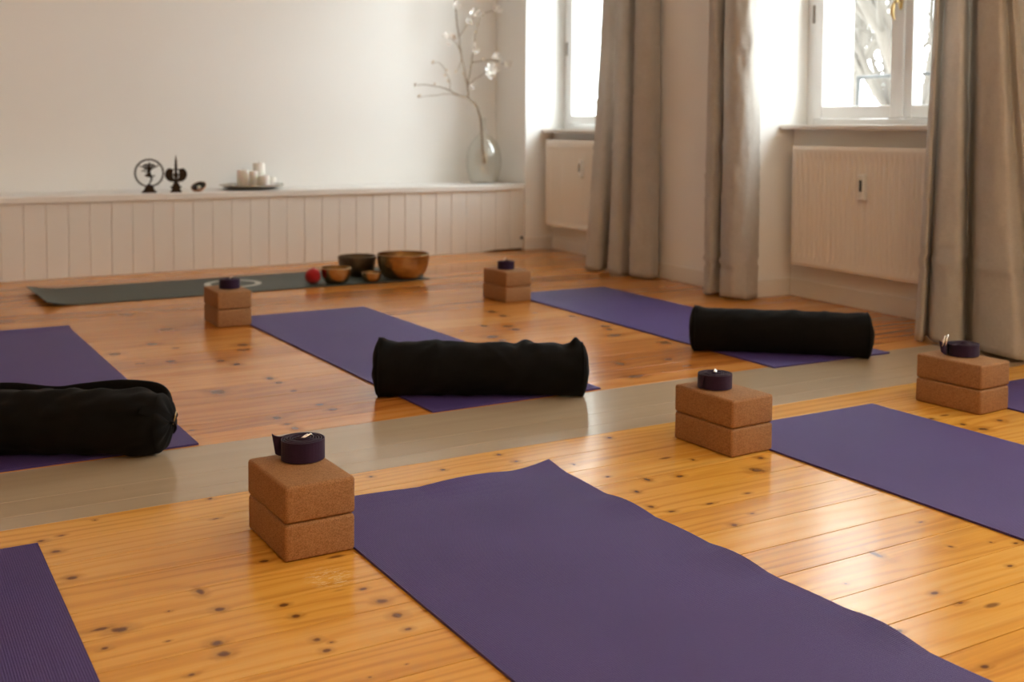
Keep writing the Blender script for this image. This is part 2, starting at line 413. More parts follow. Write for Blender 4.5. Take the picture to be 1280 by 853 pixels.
# floor -----------------------------------------------------------------
def build_floor():
    bm = bmesh.new(); lay = bm.faces.layers.float.new('board')
    r = random.Random(11)
    near = [2.528, 2.401, 2.276, 2.153, 2.031, 1.908, 1.785, 1.661, 1.541, 1.414, 1.294, 1.169]
    while near[-1] > -1.3: near.append(near[-1]-.122)
    thr = [2.952, 2.715, 2.608, 2.528]
    far = [2.952, 3.060, 3.175, 3.396, 3.596, 3.792, 3.99, 4.19, 4.385, 4.59, 4.785, 4.99, 5.19, 5.385, 5.59, 5.79, 5.99, 6.19, 6.39, 6.60, 6.85, 7.15]
    X0, X1 = -1.7, 4.75
    def board(x0, x1, ya, yb_, mi, gap, tilt, cup):
        y0, y1 = min(ya, yb_)+gap/2, max(ya, yb_)-gap/2
        val = r.random()
        nx = 14; cols = [(y0, -.012), (y0, -.0006), (y0+.0003, 0.0), (y0+(y1-y0)*.3, 0), ((y0+y1)/2, 0), (y0+(y1-y0)*.7, 0), (y1-.0003, 0.0), (y1, -.0006), (y1, -.012)]
        rows = []
        for i in range(nx+1):
            x = x0+(x1-x0)*i/nx; row = []
            tl = tilt*math.sin(i*1.7+val*9)
            for j, (y, z) in enumerate(cols):
                s = (y-(y0+y1)/2)/(y1-y0)*2
                zz = z+(tl*s+cup*(s*s-1)*.5 if z > -.01 else 0)
                row.append(bm.verts.new((x, y, min(zz, 0.0004))))
            rows.append(row)
        for a, b in zip(rows, rows[1:]):
            for j in range(len(cols)-1):
                f = bm.faces.new((a[j], b[j], b[j+1], a[j+1])); f.material_index = mi; f[lay] = val
        for row in (rows[0], rows[-1]):
            f = bm.faces.new(row); f.material_index = mi; f[lay] = val
    gaps = {2.276: .0028, 1.661: .0026, 1.294: .0040, 2.401: .0010}
    for a, b in zip(near, near[1:]):
        g = gaps.get(a, .0017)
        cuts = [X0, X1]
        if r.random() < .35: cuts = [X0, r.uniform(-1.2, -.2), X1]
        for c0, c1 in zip(cuts, cuts[1:]): board(c0+.0006, c1-.0006, a, b, 0, g, r.uniform(-.00012, .00012), r.uniform(0, .00008))
    for a, b in zip(thr, thr[1:]): board(X0, X1, a, b, 1, .0012, r.uniform(-.0002, .0002), .0001)
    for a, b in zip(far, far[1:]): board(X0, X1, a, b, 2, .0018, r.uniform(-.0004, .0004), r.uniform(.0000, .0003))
    # ground below the gaps
    vs = [bm.verts.new(p) for p in ((X0, -1.45, -.011), (X1, -1.45, -.011), (X1, 7.3, -.011), (X0, 7.3, -.011))]
    f = bm.faces.new(vs); f.material_index = 3
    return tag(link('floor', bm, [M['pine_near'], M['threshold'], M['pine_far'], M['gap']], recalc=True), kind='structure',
               label='varnished pine board floor with a grey painted strip across it', cat='floor')
build_floor()


# walls -------------------------------------------------------------------
NICHE = [(1.18, 2.44, -.032), (-1.26, 0.0, 0.0), (-3.56, -2.30, 0.0)]
def build_walls():
    bm = bmesh.new()
    T = W
    add_box(bm, (2.44, 0, 0), (3.75, .62, CEIL), T=T)          # behind the ledge alcove
    add_box(bm, (0, 0, 0), (1.18, .62, CEIL), T=T)
    add_box(bm, (-2.30, 0, 0), (-1.26, .62, CEIL), T=T)
    add_box(bm, (-5.9, 0, 0), (-3.56, .62, CEIL), T=T)
    for u0, u1, dz in NICHE:
        add_box(bm, (u0, .222, 0), (u1, .62, .85+dz), T=T)
        add_box(bm, (u0, 0, HEAD), (u1, .62, CEIL), T=T)
    tag(link('wall_right', bm, M['wall']), kind='structure', label='white window wall with deep niches under the windows', cat='wall')
    bm = bmesh.new()
    yw = lambda x: yb(x)+.44
    TB = lambda p: (p[0], yw(p[0])+p[1], p[2])
    add_box(bm, (-1.75, 0, 0), (4.9, .2, CEIL), T=TB)
    tag(link('wall_back', bm, M['wall']), kind='structure', label='plain white wall behind the ledge', cat='wall')
    bm = bmesh.new(); add_box(bm, (-1.85, -1.5, 0), (-1.65, 7.3, CEIL))
    tag(link('wall_left', bm, M['wall_warm']), kind='structure', label='unseen left wall, ochre chosen to warm the bounced light', cat='wall')
    bm = bmesh.new(); add_box(bm, (-1.85, -1.5, 0), (4.5, -1.3, CEIL))
    tag(link('wall_near', bm, M['wall_cream']), kind='structure', label='unseen wall behind the camera, cream chosen to warm the bounced light', cat='wall')
    bm = bmesh.new(); add_box(bm, (-1.85, -1.5, CEIL), (4.9, 7.4, CEIL+.15))
    tag(link('ceiling', bm, M['ceiling']), kind='structure', label='white ceiling above the studio', cat='ceiling')
    # baseboards follow the piers and niches
    bm = bmesh.new()
    H = .086; t = .014
    path = [(2.44, .0), (2.44, .222), (1.18, .222), (1.18, 0), (0, 0), (0, .222), (-1.26, .222), (-1.26, 0), (-2.30, 0), (-2.30, .222), (-3.56, .222), (-3.56, 0), (-5.4, 0)]
    def side(a, b):
        (u0, n0), (u1, n1) = a, b
        if abs(u0-u1) < 1e-6:
            # reveal: board stands proud into the niche
            into = -t if u0 in (2.44, 0.0, -2.30) else t
            add_box(bm, (u0, min(n0, n1)-(t if True else 0), 0), (u0+into, max(n0, n1)-t-.0005, H), bevel=.003, T=W)
        else:
            add_box(bm, (max(u0, u1)-(0.0), n0, 0), (min(u0, u1), n0-t, H), bevel=.003, T=W)
    for a, b in zip(path, path[1:]): side(a, b)
    tag(link('baseboard_right', bm, M['trim']), kind='structure', label='white skirting board along the window wall and its niches', cat='baseboard')
build_walls()

# windows -------------------------------------------------------------------
def build_window(idx, u0, u1, dz, label):
    root = wempty('window_%d' % idx, u1, .342); tag(root, label, 'window', kind='structure')
    w = u1-u0
    # local: x = n - .30, y = u - u1 (0 .. -w)
    zb, zt = .872+dz, HEAD
    bm = bmesh.new()
    for (a, b) in (((-.035, 0, zb), (.035, -.052, zt)), ((-.035, -w, zb), (.035, -w+.052, zt)), ((-.035, -.052, zt-.06), (.035, -w+.052, zt)), ((-.035, -.052, zb-.01), (.035, -w+.052, zb+.03))):
        add_box(bm, a, b, bevel=.003)
    link('window_frame', bm, M['win'], root)
    bm = bmesh.new()
    for y in (-.0525, -w+.0525): add_box(bm, (-.028, y-.003, zb+.03), (.02, y+.003, zt-.06))
    link('frame_seal', bm, M['seal'], root)
    mid = -w/2
    for k, (ya, yc) in enumerate(((-.056, mid+.004), (mid-.004, -w+.056))):
        c = bmesh.new(); s = .062
        z0, z1 = zb+.031, zt-.061
        hi, lo = max(ya, yc), min(ya, yc)
        add_box(c, (-.045, hi, z0), (.02, hi-s, z1), bevel=.005)
        add_box(c, (-.045, lo, z0), (.02, lo+s, z1), bevel=.005)
        add_box(c, (-.044, hi-s, z0), (.02, lo+s, z0+.062), bevel=.004)
        add_box(c, (-.044, hi-s, z1-.062), (.02, lo+s, z1), bevel=.004)
        cs = link('casement', c, M['win'], root)
        g = bmesh.new(); add_box(g, (-.010, hi-s+.004, z0+.058), (-.006, lo+s-.004, z1-.058))
        link('pane', g, M['pane'], cs)
        hb = bmesh.new()
        for z in (zb+.56, zt-.35):
            add_tube(hb, [(-.048, (hi if k == 0 else lo)+(.004 if k == 0 else -.004), z-.045), (-.048, (hi if k == 0 else lo)+(.004 if k == 0 else -.004), z+.045)], .007, 10)
        link('hinge', hb, M['seal'], cs)
    # cover strip and espagnolette
    c = bmesh.new(); add_box(c, (-.056, mid+.02, zb+.036), (-.0455, mid-.02, zt-.066), bevel=.004); link('cover_strip', c, M['win'], root)
    h = bmesh.new()
    zc = 1.44+dz
    pts = [(0.024*math.cos(a), 0, .042*math.sin(a)) for a in [2*PI*i/24 for i in range(24)]]
    add_lathe(h, [(0, 0), (.013, 0), (.015, .004), (.012, .008), (0, .009)], 20, T=lambda p: Vector((-.056-p.z, mid+p.x, zc+p.y*2.6)))
    add_tube(h, [(-.060, mid, zc+.004), (-.088, mid, zc+.004), (-.094, mid, zc)], [.007, .006, .006], 10)
    add_lathe(h, [(0, -.012), (.009, -.009), (.0125, 0), (.009, .009), (0, .012)], 16, T=lambda p: Vector((-.094+p.x, mid-.006+p.y, zc+p.z)))
    lev = []
    for i in range(15):
        t = i/14; lev.append((-.092-.006*math.sin(t*PI), mid+.004+.010*math.sin(t*PI), zc-.085*t))
    add_tube(h, lev, [.006+.006*math.sin(PI*min(1, t/14*1.05))**1.5 for t in range(15)], 10)
    link('handle', h, M['brass_dark'], root, smooth=True)
    sill = bmesh.new()
    add_box(sill, (-.214, -.003, zb-.024), (-.03, -w+.003, zb), bevel=.004)
    add_box(sill, (-.05, -.003, zb-.024), (.29, -w+.003, zb-.008))
    link('window_sill', sill, M['trim'], root)
    return root
build_window(1, NICHE[0][0], NICHE[0][1], NICHE[0][2], 'white far window partly hidden by the first linen curtain')
build_window(2, NICHE[1][0], NICHE[1][1], 0, 'white double casement window with brass handle above the ribbed radiator')
build_window(3, NICHE[2][0], NICHE[2][1], 0, 'white window added outside the frame to light the near half of the studio')  # added opening, never in view, brings daylight onto the near floor

# guard rail outside window 2
root = wempty('window_guard_rail', 0, .60, .872); tag(root, 'grey iron guard rail outside the window with the brass handle', 'railing')
bm = bmesh.new(); add_tube(bm, [(0, -.055, .248), (0, -.30, .250), (0, -1.20, .256)], .0095, 8); link('top_rail', bm, M['rail'], root, smooth=True)
for y in (-.062, -1.19):
    bm = bmesh.new(); add_tube(bm, [(0, y, .245), (0, y+.002, .12), (0, y+.006, -.02)], .010, 8); link('post', bm, M['rail'], root, smooth=True)

# outside ground and the facade sill
bm = bmesh.new(); add_box(bm, (4.8, -12, -3.2), (40, 40, -3.0)); tag(link('exterior_ground', bm, M['ground']), kind='structure', label='pale courtyard ground outside the windows', cat='ground')

# ------------------------------------------------------------------ ledge (built-in bench)
def build_ledge():
    root = empty('ledge', (4.043, 6.671, 0), BROT)
    tag(root, 'white built-in ledge with a grooved board front along the back wall', 'ledge')
    L = 5.66
    top = bmesh.new(); add_box(top, (-L, -.012, .419), (-.004, .436, .457), bevel=.004, seg=2); link('ledge_top', top, M['bench_top'], root)
    # boarded front: v-grooves every 115 mm
    f = bmesh.new(); prof = []; x = -.014; g = .0032
    pos = [-.118-.1155*i for i in range(60) if -.118-.1155*i > -L+.02]
    prof.append((-.004, 0.0))
    for p in pos: prof += [(p+g, 0.0), (p+.0008, .0045), (p-.0008, .0045), (p-g, 0.0)]
    prof.append((-L, 0.0))
    A = [f.verts.new((x, y, 0.0006 if x < -.33 else .011)) for x, y in prof]; B = [f.verts.new((x, y, .4185)) for x, y in prof]
    A2 = [f.verts.new((x, .02, 0.0006 if x < -.33 else .011)) for x, y in prof]; B2 = [f.verts.new((x, .02, .4185)) for x, y in prof]
    for i in range(len(prof)-1):
        f.faces.new((A[i], A[i+1], B[i+1], B[i])); f.faces.new((A2[i], B2[i], B2[i+1], A2[i+1])); f.faces.new((A[i], A2[i], A2[i+1], A[i+1])); f.faces.new((B[i], B[i+1], B2[i+1], B2[i]))
    f.faces.new((A[0], B[0], B2[0], A2[0])); f.faces.new((A[-1], A2[-1], B2[-1], B[-1]))
    link('front_panel', f, M['panel'], root)
    p = bmesh.new(); add_box(p, (-L, .024, 0), (-.004, .05, .40)); add_box(p, (-L, .012, 0), (-.02, .03, .0118)); link('plinth', p, M['gap'], root)
    h = bmesh.new(); add_lathe(h, [(0, 0), (.011, 0), (.011, .006), (0, .007)], 14, T=lambda q: Vector((-.022+q.x, -.0005-q.z, .083+q.y))); link('cable_outlet', h, M['copper_in'], root)
build_ledge()

# ------------------------------------------------------------------ radiators
def build_radiator():
    root = empty('radiator')
    L, H, Z = .98, .592, .176
    bm = bmesh.new(); n = 29; ny = n*8+1; nz = 36
    zs = [0, .012, .02, .03] + [.03+(H-.06)*i/(nz-9) for i in range(1, nz-8)] + [H-.03+.01, H-.012, H]
    pitch = (L-.05)/n
    def prof(y, z):
        e = min(1, max(0, (z-.032)/.016))*min(1, max(0, (H-.040-z)/.016))
        yy = (y-.025)/pitch
        if yy < 0 or yy > n: return 0
        s = yy-math.floor(yy)
        w = max(0, 1-abs((s-.5)/.30)); w = min(1, w*1.8)
        return -.010*e*w
    V = [[None]*len(zs) for _ in range(ny)]
    for i in range(ny):
        y = L*i/(ny-1)
        for j, z in enumerate(zs):
            edge = min(1, min(z, H-z)/.008, min(y, L-y)/.006)
            V[i][j] = bm.verts.new((.004*(1-edge)**2 - prof(y, z), -y, Z+z))
    for i in range(ny-1):
        for j in range(len(zs)-1):
            bm.faces.new((V[i][j], V[i][j+1], V[i+1][j+1], V[i+1][j]))
    autosmooth(link('front_panel', bm, M['radiator'], root), 60)
    b = bmesh.new(); add_box(b, (.0145, -.004, Z+.004), (.026, -L+.004, Z+H-.004), bevel=.003); add_box(b, (.060, -.01, Z+.01), (.072, -L+.01, Z+H-.01), bevel=.003); link('back_panel', b, M['radiator'], root)
    for y in (-.001, -L+.001):
        s = bmesh.new(); add_box(s, (.004, y-.001, Z+.004), (.074, y+.001, Z+H-.002), bevel=.0008); link('side_cover', s, M['radiator'], root)
    g = bmesh.new()
    for i in range(60):
        y = -.012-(L-.024)*i/59; add_box(g, (.008, y-.0035, Z+H-.004), (.070, y+.0035, Z+H))
    for x in (.006, .070): add_box(g, (x-.002, -.004, Z+H-.006), (x+.002, -L+.004, Z+H+.001))
    link('top_grille', g, M['radiator'], root)
    for y in (-.16, -L+.16):
        k = bmesh.new(); add_box(k, (.0725, y-.015, Z+.08), (.101, y+.015, Z+H-.05)); link('bracket', k, M['rad_dark'], root)
    m = bmesh.new(); add_box(m, (-.0235, -.468, Z+.350), (.004, -.502, Z+.468), bevel=.004, seg=3); mt = link('heat_meter', m, M['meter'], root)
    d = bmesh.new(); add_box(d, (-.0245, -.476, Z+.388), (-.0232, -.494, Z+.442), bevel=.0004); link('display', d, M['display'], mt)
    return root
rad = build_radiator(); rad.location = W((-.105, .12, 0)); rad.rotation_euler = (0, 0, WROT)
tag(rad, 'cream ribbed radiator under the window with the brass handle', 'radiator', 'panel radiators in the window niches')
r2 = copy_tree(rad); r2.location = W((2.37, .12, -.002)); r2['label'] = 'cream radiator in the far niche beside the white ledge'

# ------------------------------------------------------------------ curtains
def build_curtain(top, bot, label, seed, creases, z0=.012):
    NU, NZ = 130, 110
    T0 = catmull(top, NU); B0 = catmull(bot, NU); bm = bmesh.new()
    r = random.Random(seed)
    def pt(a, b):
        i = min(NU-1, round(a*(NU-1))); z = z0+(2.72-z0)*b
        f = 1-min(1, z/1.65); f = f**1.15
        u = T0[i][0]*(1-f)+B0[i][0]*f; n = T0[i][1]*(1-f)+B0[i][1]*f
        w = noise.noise(Vector((u*7+seed, n*7, z*1.6)))*.012*(1+f)
        w2 = noise.noise(Vector((u*22+seed, n*20, z*7)))*.006+noise.noise(Vector((u*30+seed, n*30, z*26)))*.0035
        cr = 0
        for zc, amp, tilt in creases:
            dzc = z-(zc+tilt*(a-.5)); cr += 1.6*amp*(math.exp(-(dzc/.009)**2)-.7*math.exp(-((dzc-.022)/.012)**2))
        wz = .006*math.sin(a*17+seed)*max(0, 1-z/.1) 
        return W((u+w*.8+w2, min(-.004, n+w+w2-cr), z+wz+(.004*noise.noise(Vector((a*9, seed, 0))) if b == 0 else 0)))
    add_grid(bm, NU, NZ, pt)
    o = link('curtain', bm, M['linen'], None, smooth=True)
    md = o.modifiers.new('cloth_thickness', 'SOLIDIFY'); md.thickness = .0016; md.offset = 0
    tag(o, label, 'curtain', 'linen curtains at the windows')
    # stitched hem band as its own part
    return o
c1t = [(1.255,-.02),(1.275,-.10),(1.24,-.145),(1.17,-.15),(1.125,-.115),(1.075,-.15),(1.0,-.165),(.985,-.135),(1.01,-.075),(.97,-.075),(.915,-.135),(.86,-.14),(.815,-.10),(.835,-.02)]
c1b = [(1.385,-.03),(1.40,-.12),(1.34,-.185),(1.22,-.17),(1.235,-.09),(1.18,-.12),(1.09,-.19),(1.00,-.185),(1.01,-.09),(.965,-.08),(.90,-.16),(.83,-.16),(.785,-.11),(.815,-.02)]
build_curtain(c1t, c1b, 'linen curtain hanging in front of the far window beside the first radiator', 1, [(.76, .006, .05), (.70, -.004, -.04), (1.02, .004, .03), (.16, .003, .0)])
c2t = [(.26,-.03),(.24,-.14),(.15,-.17),(.17,-.06),(.10,-.15),(.01,-.165),(-.04,-.11),(-.025,-.02)]
c2b = [(.26,-.03),(.235,-.15),(.13,-.19),(.155,-.06),(.085,-.17),(-.02,-.185),(-.055,-.12),(-.03,-.02)]
build_curtain(c2t, c2b, 'narrow linen curtain on the wall pier between the two windows', 2, [(.165, -.006, .01), (.19, .004, -.01), (.62, .004, .04), (.78, .004, -.05), (.5, .003, .06)])
c3t = [(-1.13,-.03),(-1.19,-.12),(-1.235,-.15),(-1.21,-.085),(-1.285,-.155),(-1.345,-.15),(-1.275,-.04),(-1.33,-.05),(-1.40,-.14),(-1.49,-.15),(-1.475,-.10),(-1.515,-.11),(-1.47,-.04),(-1.42,-.02)]
c3b = [(-1.13,-.05),(-1.17,-.17),(-1.24,-.215),(-1.18,-.12),(-1.25,-.19),(-1.40,-.22),(-1.36,-.10),(-1.31,-.05),(-1.43,-.13),(-1.56,-.21),(-1.70,-.20),(-1.67,-.12),(-1.73,-.14),(-1.70,-.05),(-1.60,-.02)]
c3b = catmull(c3b, 14)
build_curtain(c3t, c3b, 'wide linen curtain nearest the camera, hiding one side of the ribbed radiator', 3, [(.33, .006, .0), (.30, -.004, .02), (.62, .003, .1)])

# ------------------------------------------------------------------ yoga mats
def build_mat(name, x0, y0, w, l, rot, label, mat, group, curl=None, wave=0, seed=0, t=.0048):
    """origin at the near left corner"""
    o_pts = []
    bm = bmesh.new(); nx, ny = max(12, int(w/.02)), int(l/.025)
    def zf(x, y):
        z = 0
        if curl:
            for kind, amt, reach in curl:
                d = {'left': x, 'right': w-x, 'far': l-y, 'near': y}[kind]
                if d < reach: z += amt*(1-d/reach)**2
        if wave:
            e = max(0, 1-(w-x)/.10)**2; z += wave*e*max(0, math.sin(y*2*PI/.36+seed))
            e2 = max(0, 1-(l-y)/.10)**2; z += wave*e2*max(0, math.sin(x*2*PI/.5+seed+2.2))
        return z
    def xy(x, y):
        if wave:
            ex = (x/w)**3; x += .005*ex*math.sin(y*2*PI/.42+seed*1.3)
            ey = (y/l)**6; y += .012*ey*math.sin(x*2*PI/.62+seed)
        return x, y
    V = []
    for side in (0, 1):
        G = []
        for i in range(nx+1):
            row = []
            for j in range(ny+1):
                x, y = w*i/nx, l*j/ny; X, Y = xy(x, y)
                row.append(bm.verts.new((X, Y, zf(x, y)+.0006+(t if side else 0))))
            G.append(row)
        V.append(G)
    for i in range(nx):
        for j in range(ny):
            bm.faces.new((V[1][i][j], V[1][i+1][j], V[1][i+1][j+1], V[1][i][j+1])); bm.faces.new((V[0][i][j], V[0][i][j+1], V[0][i+1][j+1], V[0][i+1][j]))
    for i in range(nx):
        for j in (0, ny): bm.faces.new((V[0][i][j], V[0][i+1][j], V[1][i+1][j], V[1][i][j]))
    for j in range(ny):
        for i in (0, nx): bm.faces.new((V[0][i][j], V[0][i][j+1], V[1][i][j+1], V[1][i][j]))
    o = link(name, bm, mat, None, loc=(x0, y0, 0), rotz=rot)
    tag(o, label, 'yoga mat', group); return o
G1 = 'purple yoga mats in two rows'
build_mat('yoga_mat', .858, .505, .636, 1.825, 0.0, 'purple yoga mat with a wavy edge beside the nearest block stack', M['mat'], G1, wave=.010, seed=.7, curl=[('far', .006, .10)])
build_mat('yoga_mat', 2.075, .545, .625, 1.84, -.003, 'purple yoga mat between the middle front block stack and the stack by the curtain', M['mat'], G1)
build_mat('yoga_mat', 3.035, .53, .61, 1.84, .004, 'sliver of purple yoga mat cut by the frame beyond the stack by the curtain', M['mat'], G1)
build_mat('yoga_mat', -.300, .575, .61, 1.83, -.001, 'dark purple yoga mat in the bottom left corner of the picture', M['mat'], G1)
build_mat('yoga_mat', .175, 2.958, .610, 1.985, .004, 'purple yoga mat in the back row under the bolster with the tag', M['mat'], G1, curl=[('far', .008, .08)])
build_mat('yoga_mat', 1.478, 2.957, .613, 1.90, .012, 'purple yoga mat in the back row under the bolster with pointed corners', M['mat'], G1)
build_mat('yoga_mat', 2.815, 2.925, .575, 1.965, -.030, 'purple yoga mat in the back row beside the curtains', M['mat'], G1)
gm = build_mat('yoga_mat', .779, 5.560, 2.00, .60, .022, 'dark green yoga mat lying along the white ledge, holding the metal bowls', M['mat_green'], None, curl=[('left', .022, .16)])
# printed ring on the green mat
bm = bmesh.new(); n = 72
for z, flip in ((.0058, 0),):
    R0, R1 = .118, .150
    a = [bm.verts.new((R0*math.cos(2*PI*k/n), R0*math.sin(2*PI*k/n), z)) for k in range(n)]; b = [bm.verts.new((R1*math.cos(2*PI*k/n), R1*math.sin(2*PI*k/n), z)) for k in range(n)]
    for k in range(n): bm.faces.new((a[k], b[k], b[(k+1) % n], a[(k+1) % n]))
o = link('printed_ring', bm, M['logo'], gm, loc=(.985, .322, 0))
o['label'] = 'pale printed ring on the green mat'

# ------------------------------------------------------------------ cork blocks
def build_block():
    bm = bmesh.new(); add_box(bm, (0, 0, 0), (.147, .227, .0745), bevel=.0075, seg=4)
    o = link('cork_block', bm, M['cork'], None); autosmooth(o, 50); return o
proto = build_block(); first = True
stacks = [((.7125, 2.0626), .0102, 'the nearest stack, in front of the grey painted strip', (.004, .003, .012)),
          ((1.9434, 2.1672), .0281, 'the stack in the middle of the front row', (.002, .002, .006)),
          ((2.8836, 2.1323), .056, 'the stack beside the wide curtain', (.002, .001, -.004)),
          ((1.318, 4.655), -.02, 'the stack in front of the green mat', (.004, .004, .010)),
          ((2.722, 4.660), .01, 'the far stack below the vase', (.003, .002, -.006))]
BASE = []
for (x, y), rot, where, (ox, oy, dr) in stacks:
    for lvl in (0, 1):
        o = proto if first else proto.copy()
        if not first: COL.objects.link(o)
        first = False
        px, py = (x, y) if lvl == 0 else (x+ox*.4-.0005, y-oy*.3)
        o.location = (px, py, .0755*lvl+.0003); o.rotation_euler = (0, 0, rot+(dr if lvl else 0))
        tag(o, '%s cork yoga block of %s' % ('upper' if lvl else 'lower', where), 'yoga block', 'cork yoga blocks in stacks of two')

# ------------------------------------------------------------------ rolled straps
def band(bm, pts, h, t, lean=None):
    """vertical ribbon of height h and thickness t along pts (x,y)"""
    n = len(pts); rows = []
    for i, p in enumerate(pts):
        a = Vector(pts[max(0, i-1)][:2]); b = Vector(pts[min(n-1, i+1)][:2]); d = (b-a).normalized(); nr = Vector((-d.y, d.x))*t/2
        z0 = p[2] if len(p) > 2 else 0; ln = lean(i/(n-1)) if lean else 0; q = Vector(p[:2]); out = d*ln
        rows.append([bm.verts.new((*(q+nr), z0)), bm.verts.new((*(q-nr), z0)), bm.verts.new((*(q-nr+out), z0+h)), bm.verts.new((*(q+nr+out), z0+h))])
    for r, s in zip(rows, rows[1:]):
        for k in range(4): bm.faces.new((r[k], r[(k+1) % 4], s[(k+1) % 4], s[k]))
    bm.faces.new(rows[0][::-1]); bm.faces.new(rows[-1])

def dring(parent, loc, rot, R=.017, r=.0021, label=True):
    bm = bmesh.new(); pts = []
    for i in range(21): a = -PI/2+PI*i/20; pts.append((R*1.05*math.cos(a), 0, R*math.sin(a)))
    pts += [(-.003, 0, R), (-.003, 0, 0), (-.003, 0, -R), (0, 0, -R)]
    add_tube(bm, pts, r, 8)
    o = link('d_ring', bm, M['chrome'], parent, smooth=True, loc=loc); o.rotation_euler = rot
    o['label'] = 'shiny steel ring'; return o

def build_strap(x, y, z, kind, label, Rx=.047, Ry=.043, a0=0.0, tail=None, rings=(), h=.038, seed=0):
    root = empty('yoga_strap', (x, y, z)); tag(root, label, 'yoga strap', 'rolled straps on the block stacks')
    bm = bmesh.new(); turns = 7.2; N = 260; pts = []
    for i in range(N):
        t = i/(N-1); a = a0-2*PI*turns*(1-t); rr = .16+.84*t
        pts.append((Rx*rr*math.cos(a), Ry*rr*math.sin(a), .001+.0022*math.sin(i*.13+seed)*(1-t)+(.003*(1-t))))
    if tail:
        p = Vector(pts[-1][:2]); d = (p-Vector(pts[-3][:2])).normalized()
        for i in range(1, 14):
            s = i/13; ang = tail[1]*s; dd = Vector((d.x*math.cos(ang)-d.y*math.sin(ang), d.x*math.sin(ang)+d.y*math.cos(ang)))
            p = p+dd*tail[0]/13; pts.append((p.x, p.y, .001+tail[2]*s*s))
    t0 = (N-1)/(len(pts)-1)
    band(bm, pts, h, .0023, lean=(lambda q: .008*max(0, (q-t0)/(1-t0))) if tail else None)
    link('webbing', bm, M['strap'], root)
    for loc, rot in rings: dring(root, loc, rot)
    return root
ZT = .1512
build_strap(.8085, 2.229, ZT, 0, 'rolled dark purple strap with a short tail on the nearest block stack', a0=PI*.72, Rx=.0485, Ry=.046, h=.042, tail=(.016, -1.3, .006), rings=[((.004, -.002, .041), (.5, 1.05, .5)), ((-.001, .004, .039), (.45, 1.1, .55))])
build_strap(2.004, 2.304, ZT, 1, 'rolled dark purple strap without a tail on the middle front block stack', a0=PI*.9, Rx=.047, Ry=.046, tail=(.018, .5, .002), rings=[((-.006, -.004, .031), (.25, .3, .9)), ((-.001, .007, .032), (.25, .3, .9))])
build_strap(2.970, 2.262, ZT, 2, 'rolled purple strap with steel rings at its loose end beside the wide curtain', a0=PI*.78, Rx=.053, Ry=.046, h=.036, tail=(.030, -1.0, .012), rings=[((-.072, .016, .050), (.3, .5, .9)), ((-.066, .010, .052), (.2, .4, .7))])
build_strap(1.400, 4.759, ZT, 3, 'rolled dark strap on the block stack in front of the green mat', a0=PI*.3, Rx=.045, Ry=.043, rings=[((.0, 0, .036), (.4, .9, .5))])
build_strap(2.786, 4.771, ZT, 4, 'rolled dark strap with a bright ring on the far block stack below the vase', a0=PI*.5, Rx=.044, Ry=.043, h=.037, rings=[((-.008, .0, .041), (.3, .6, .6)), ((-.004, .008, .040), (.3, .7, .6))])

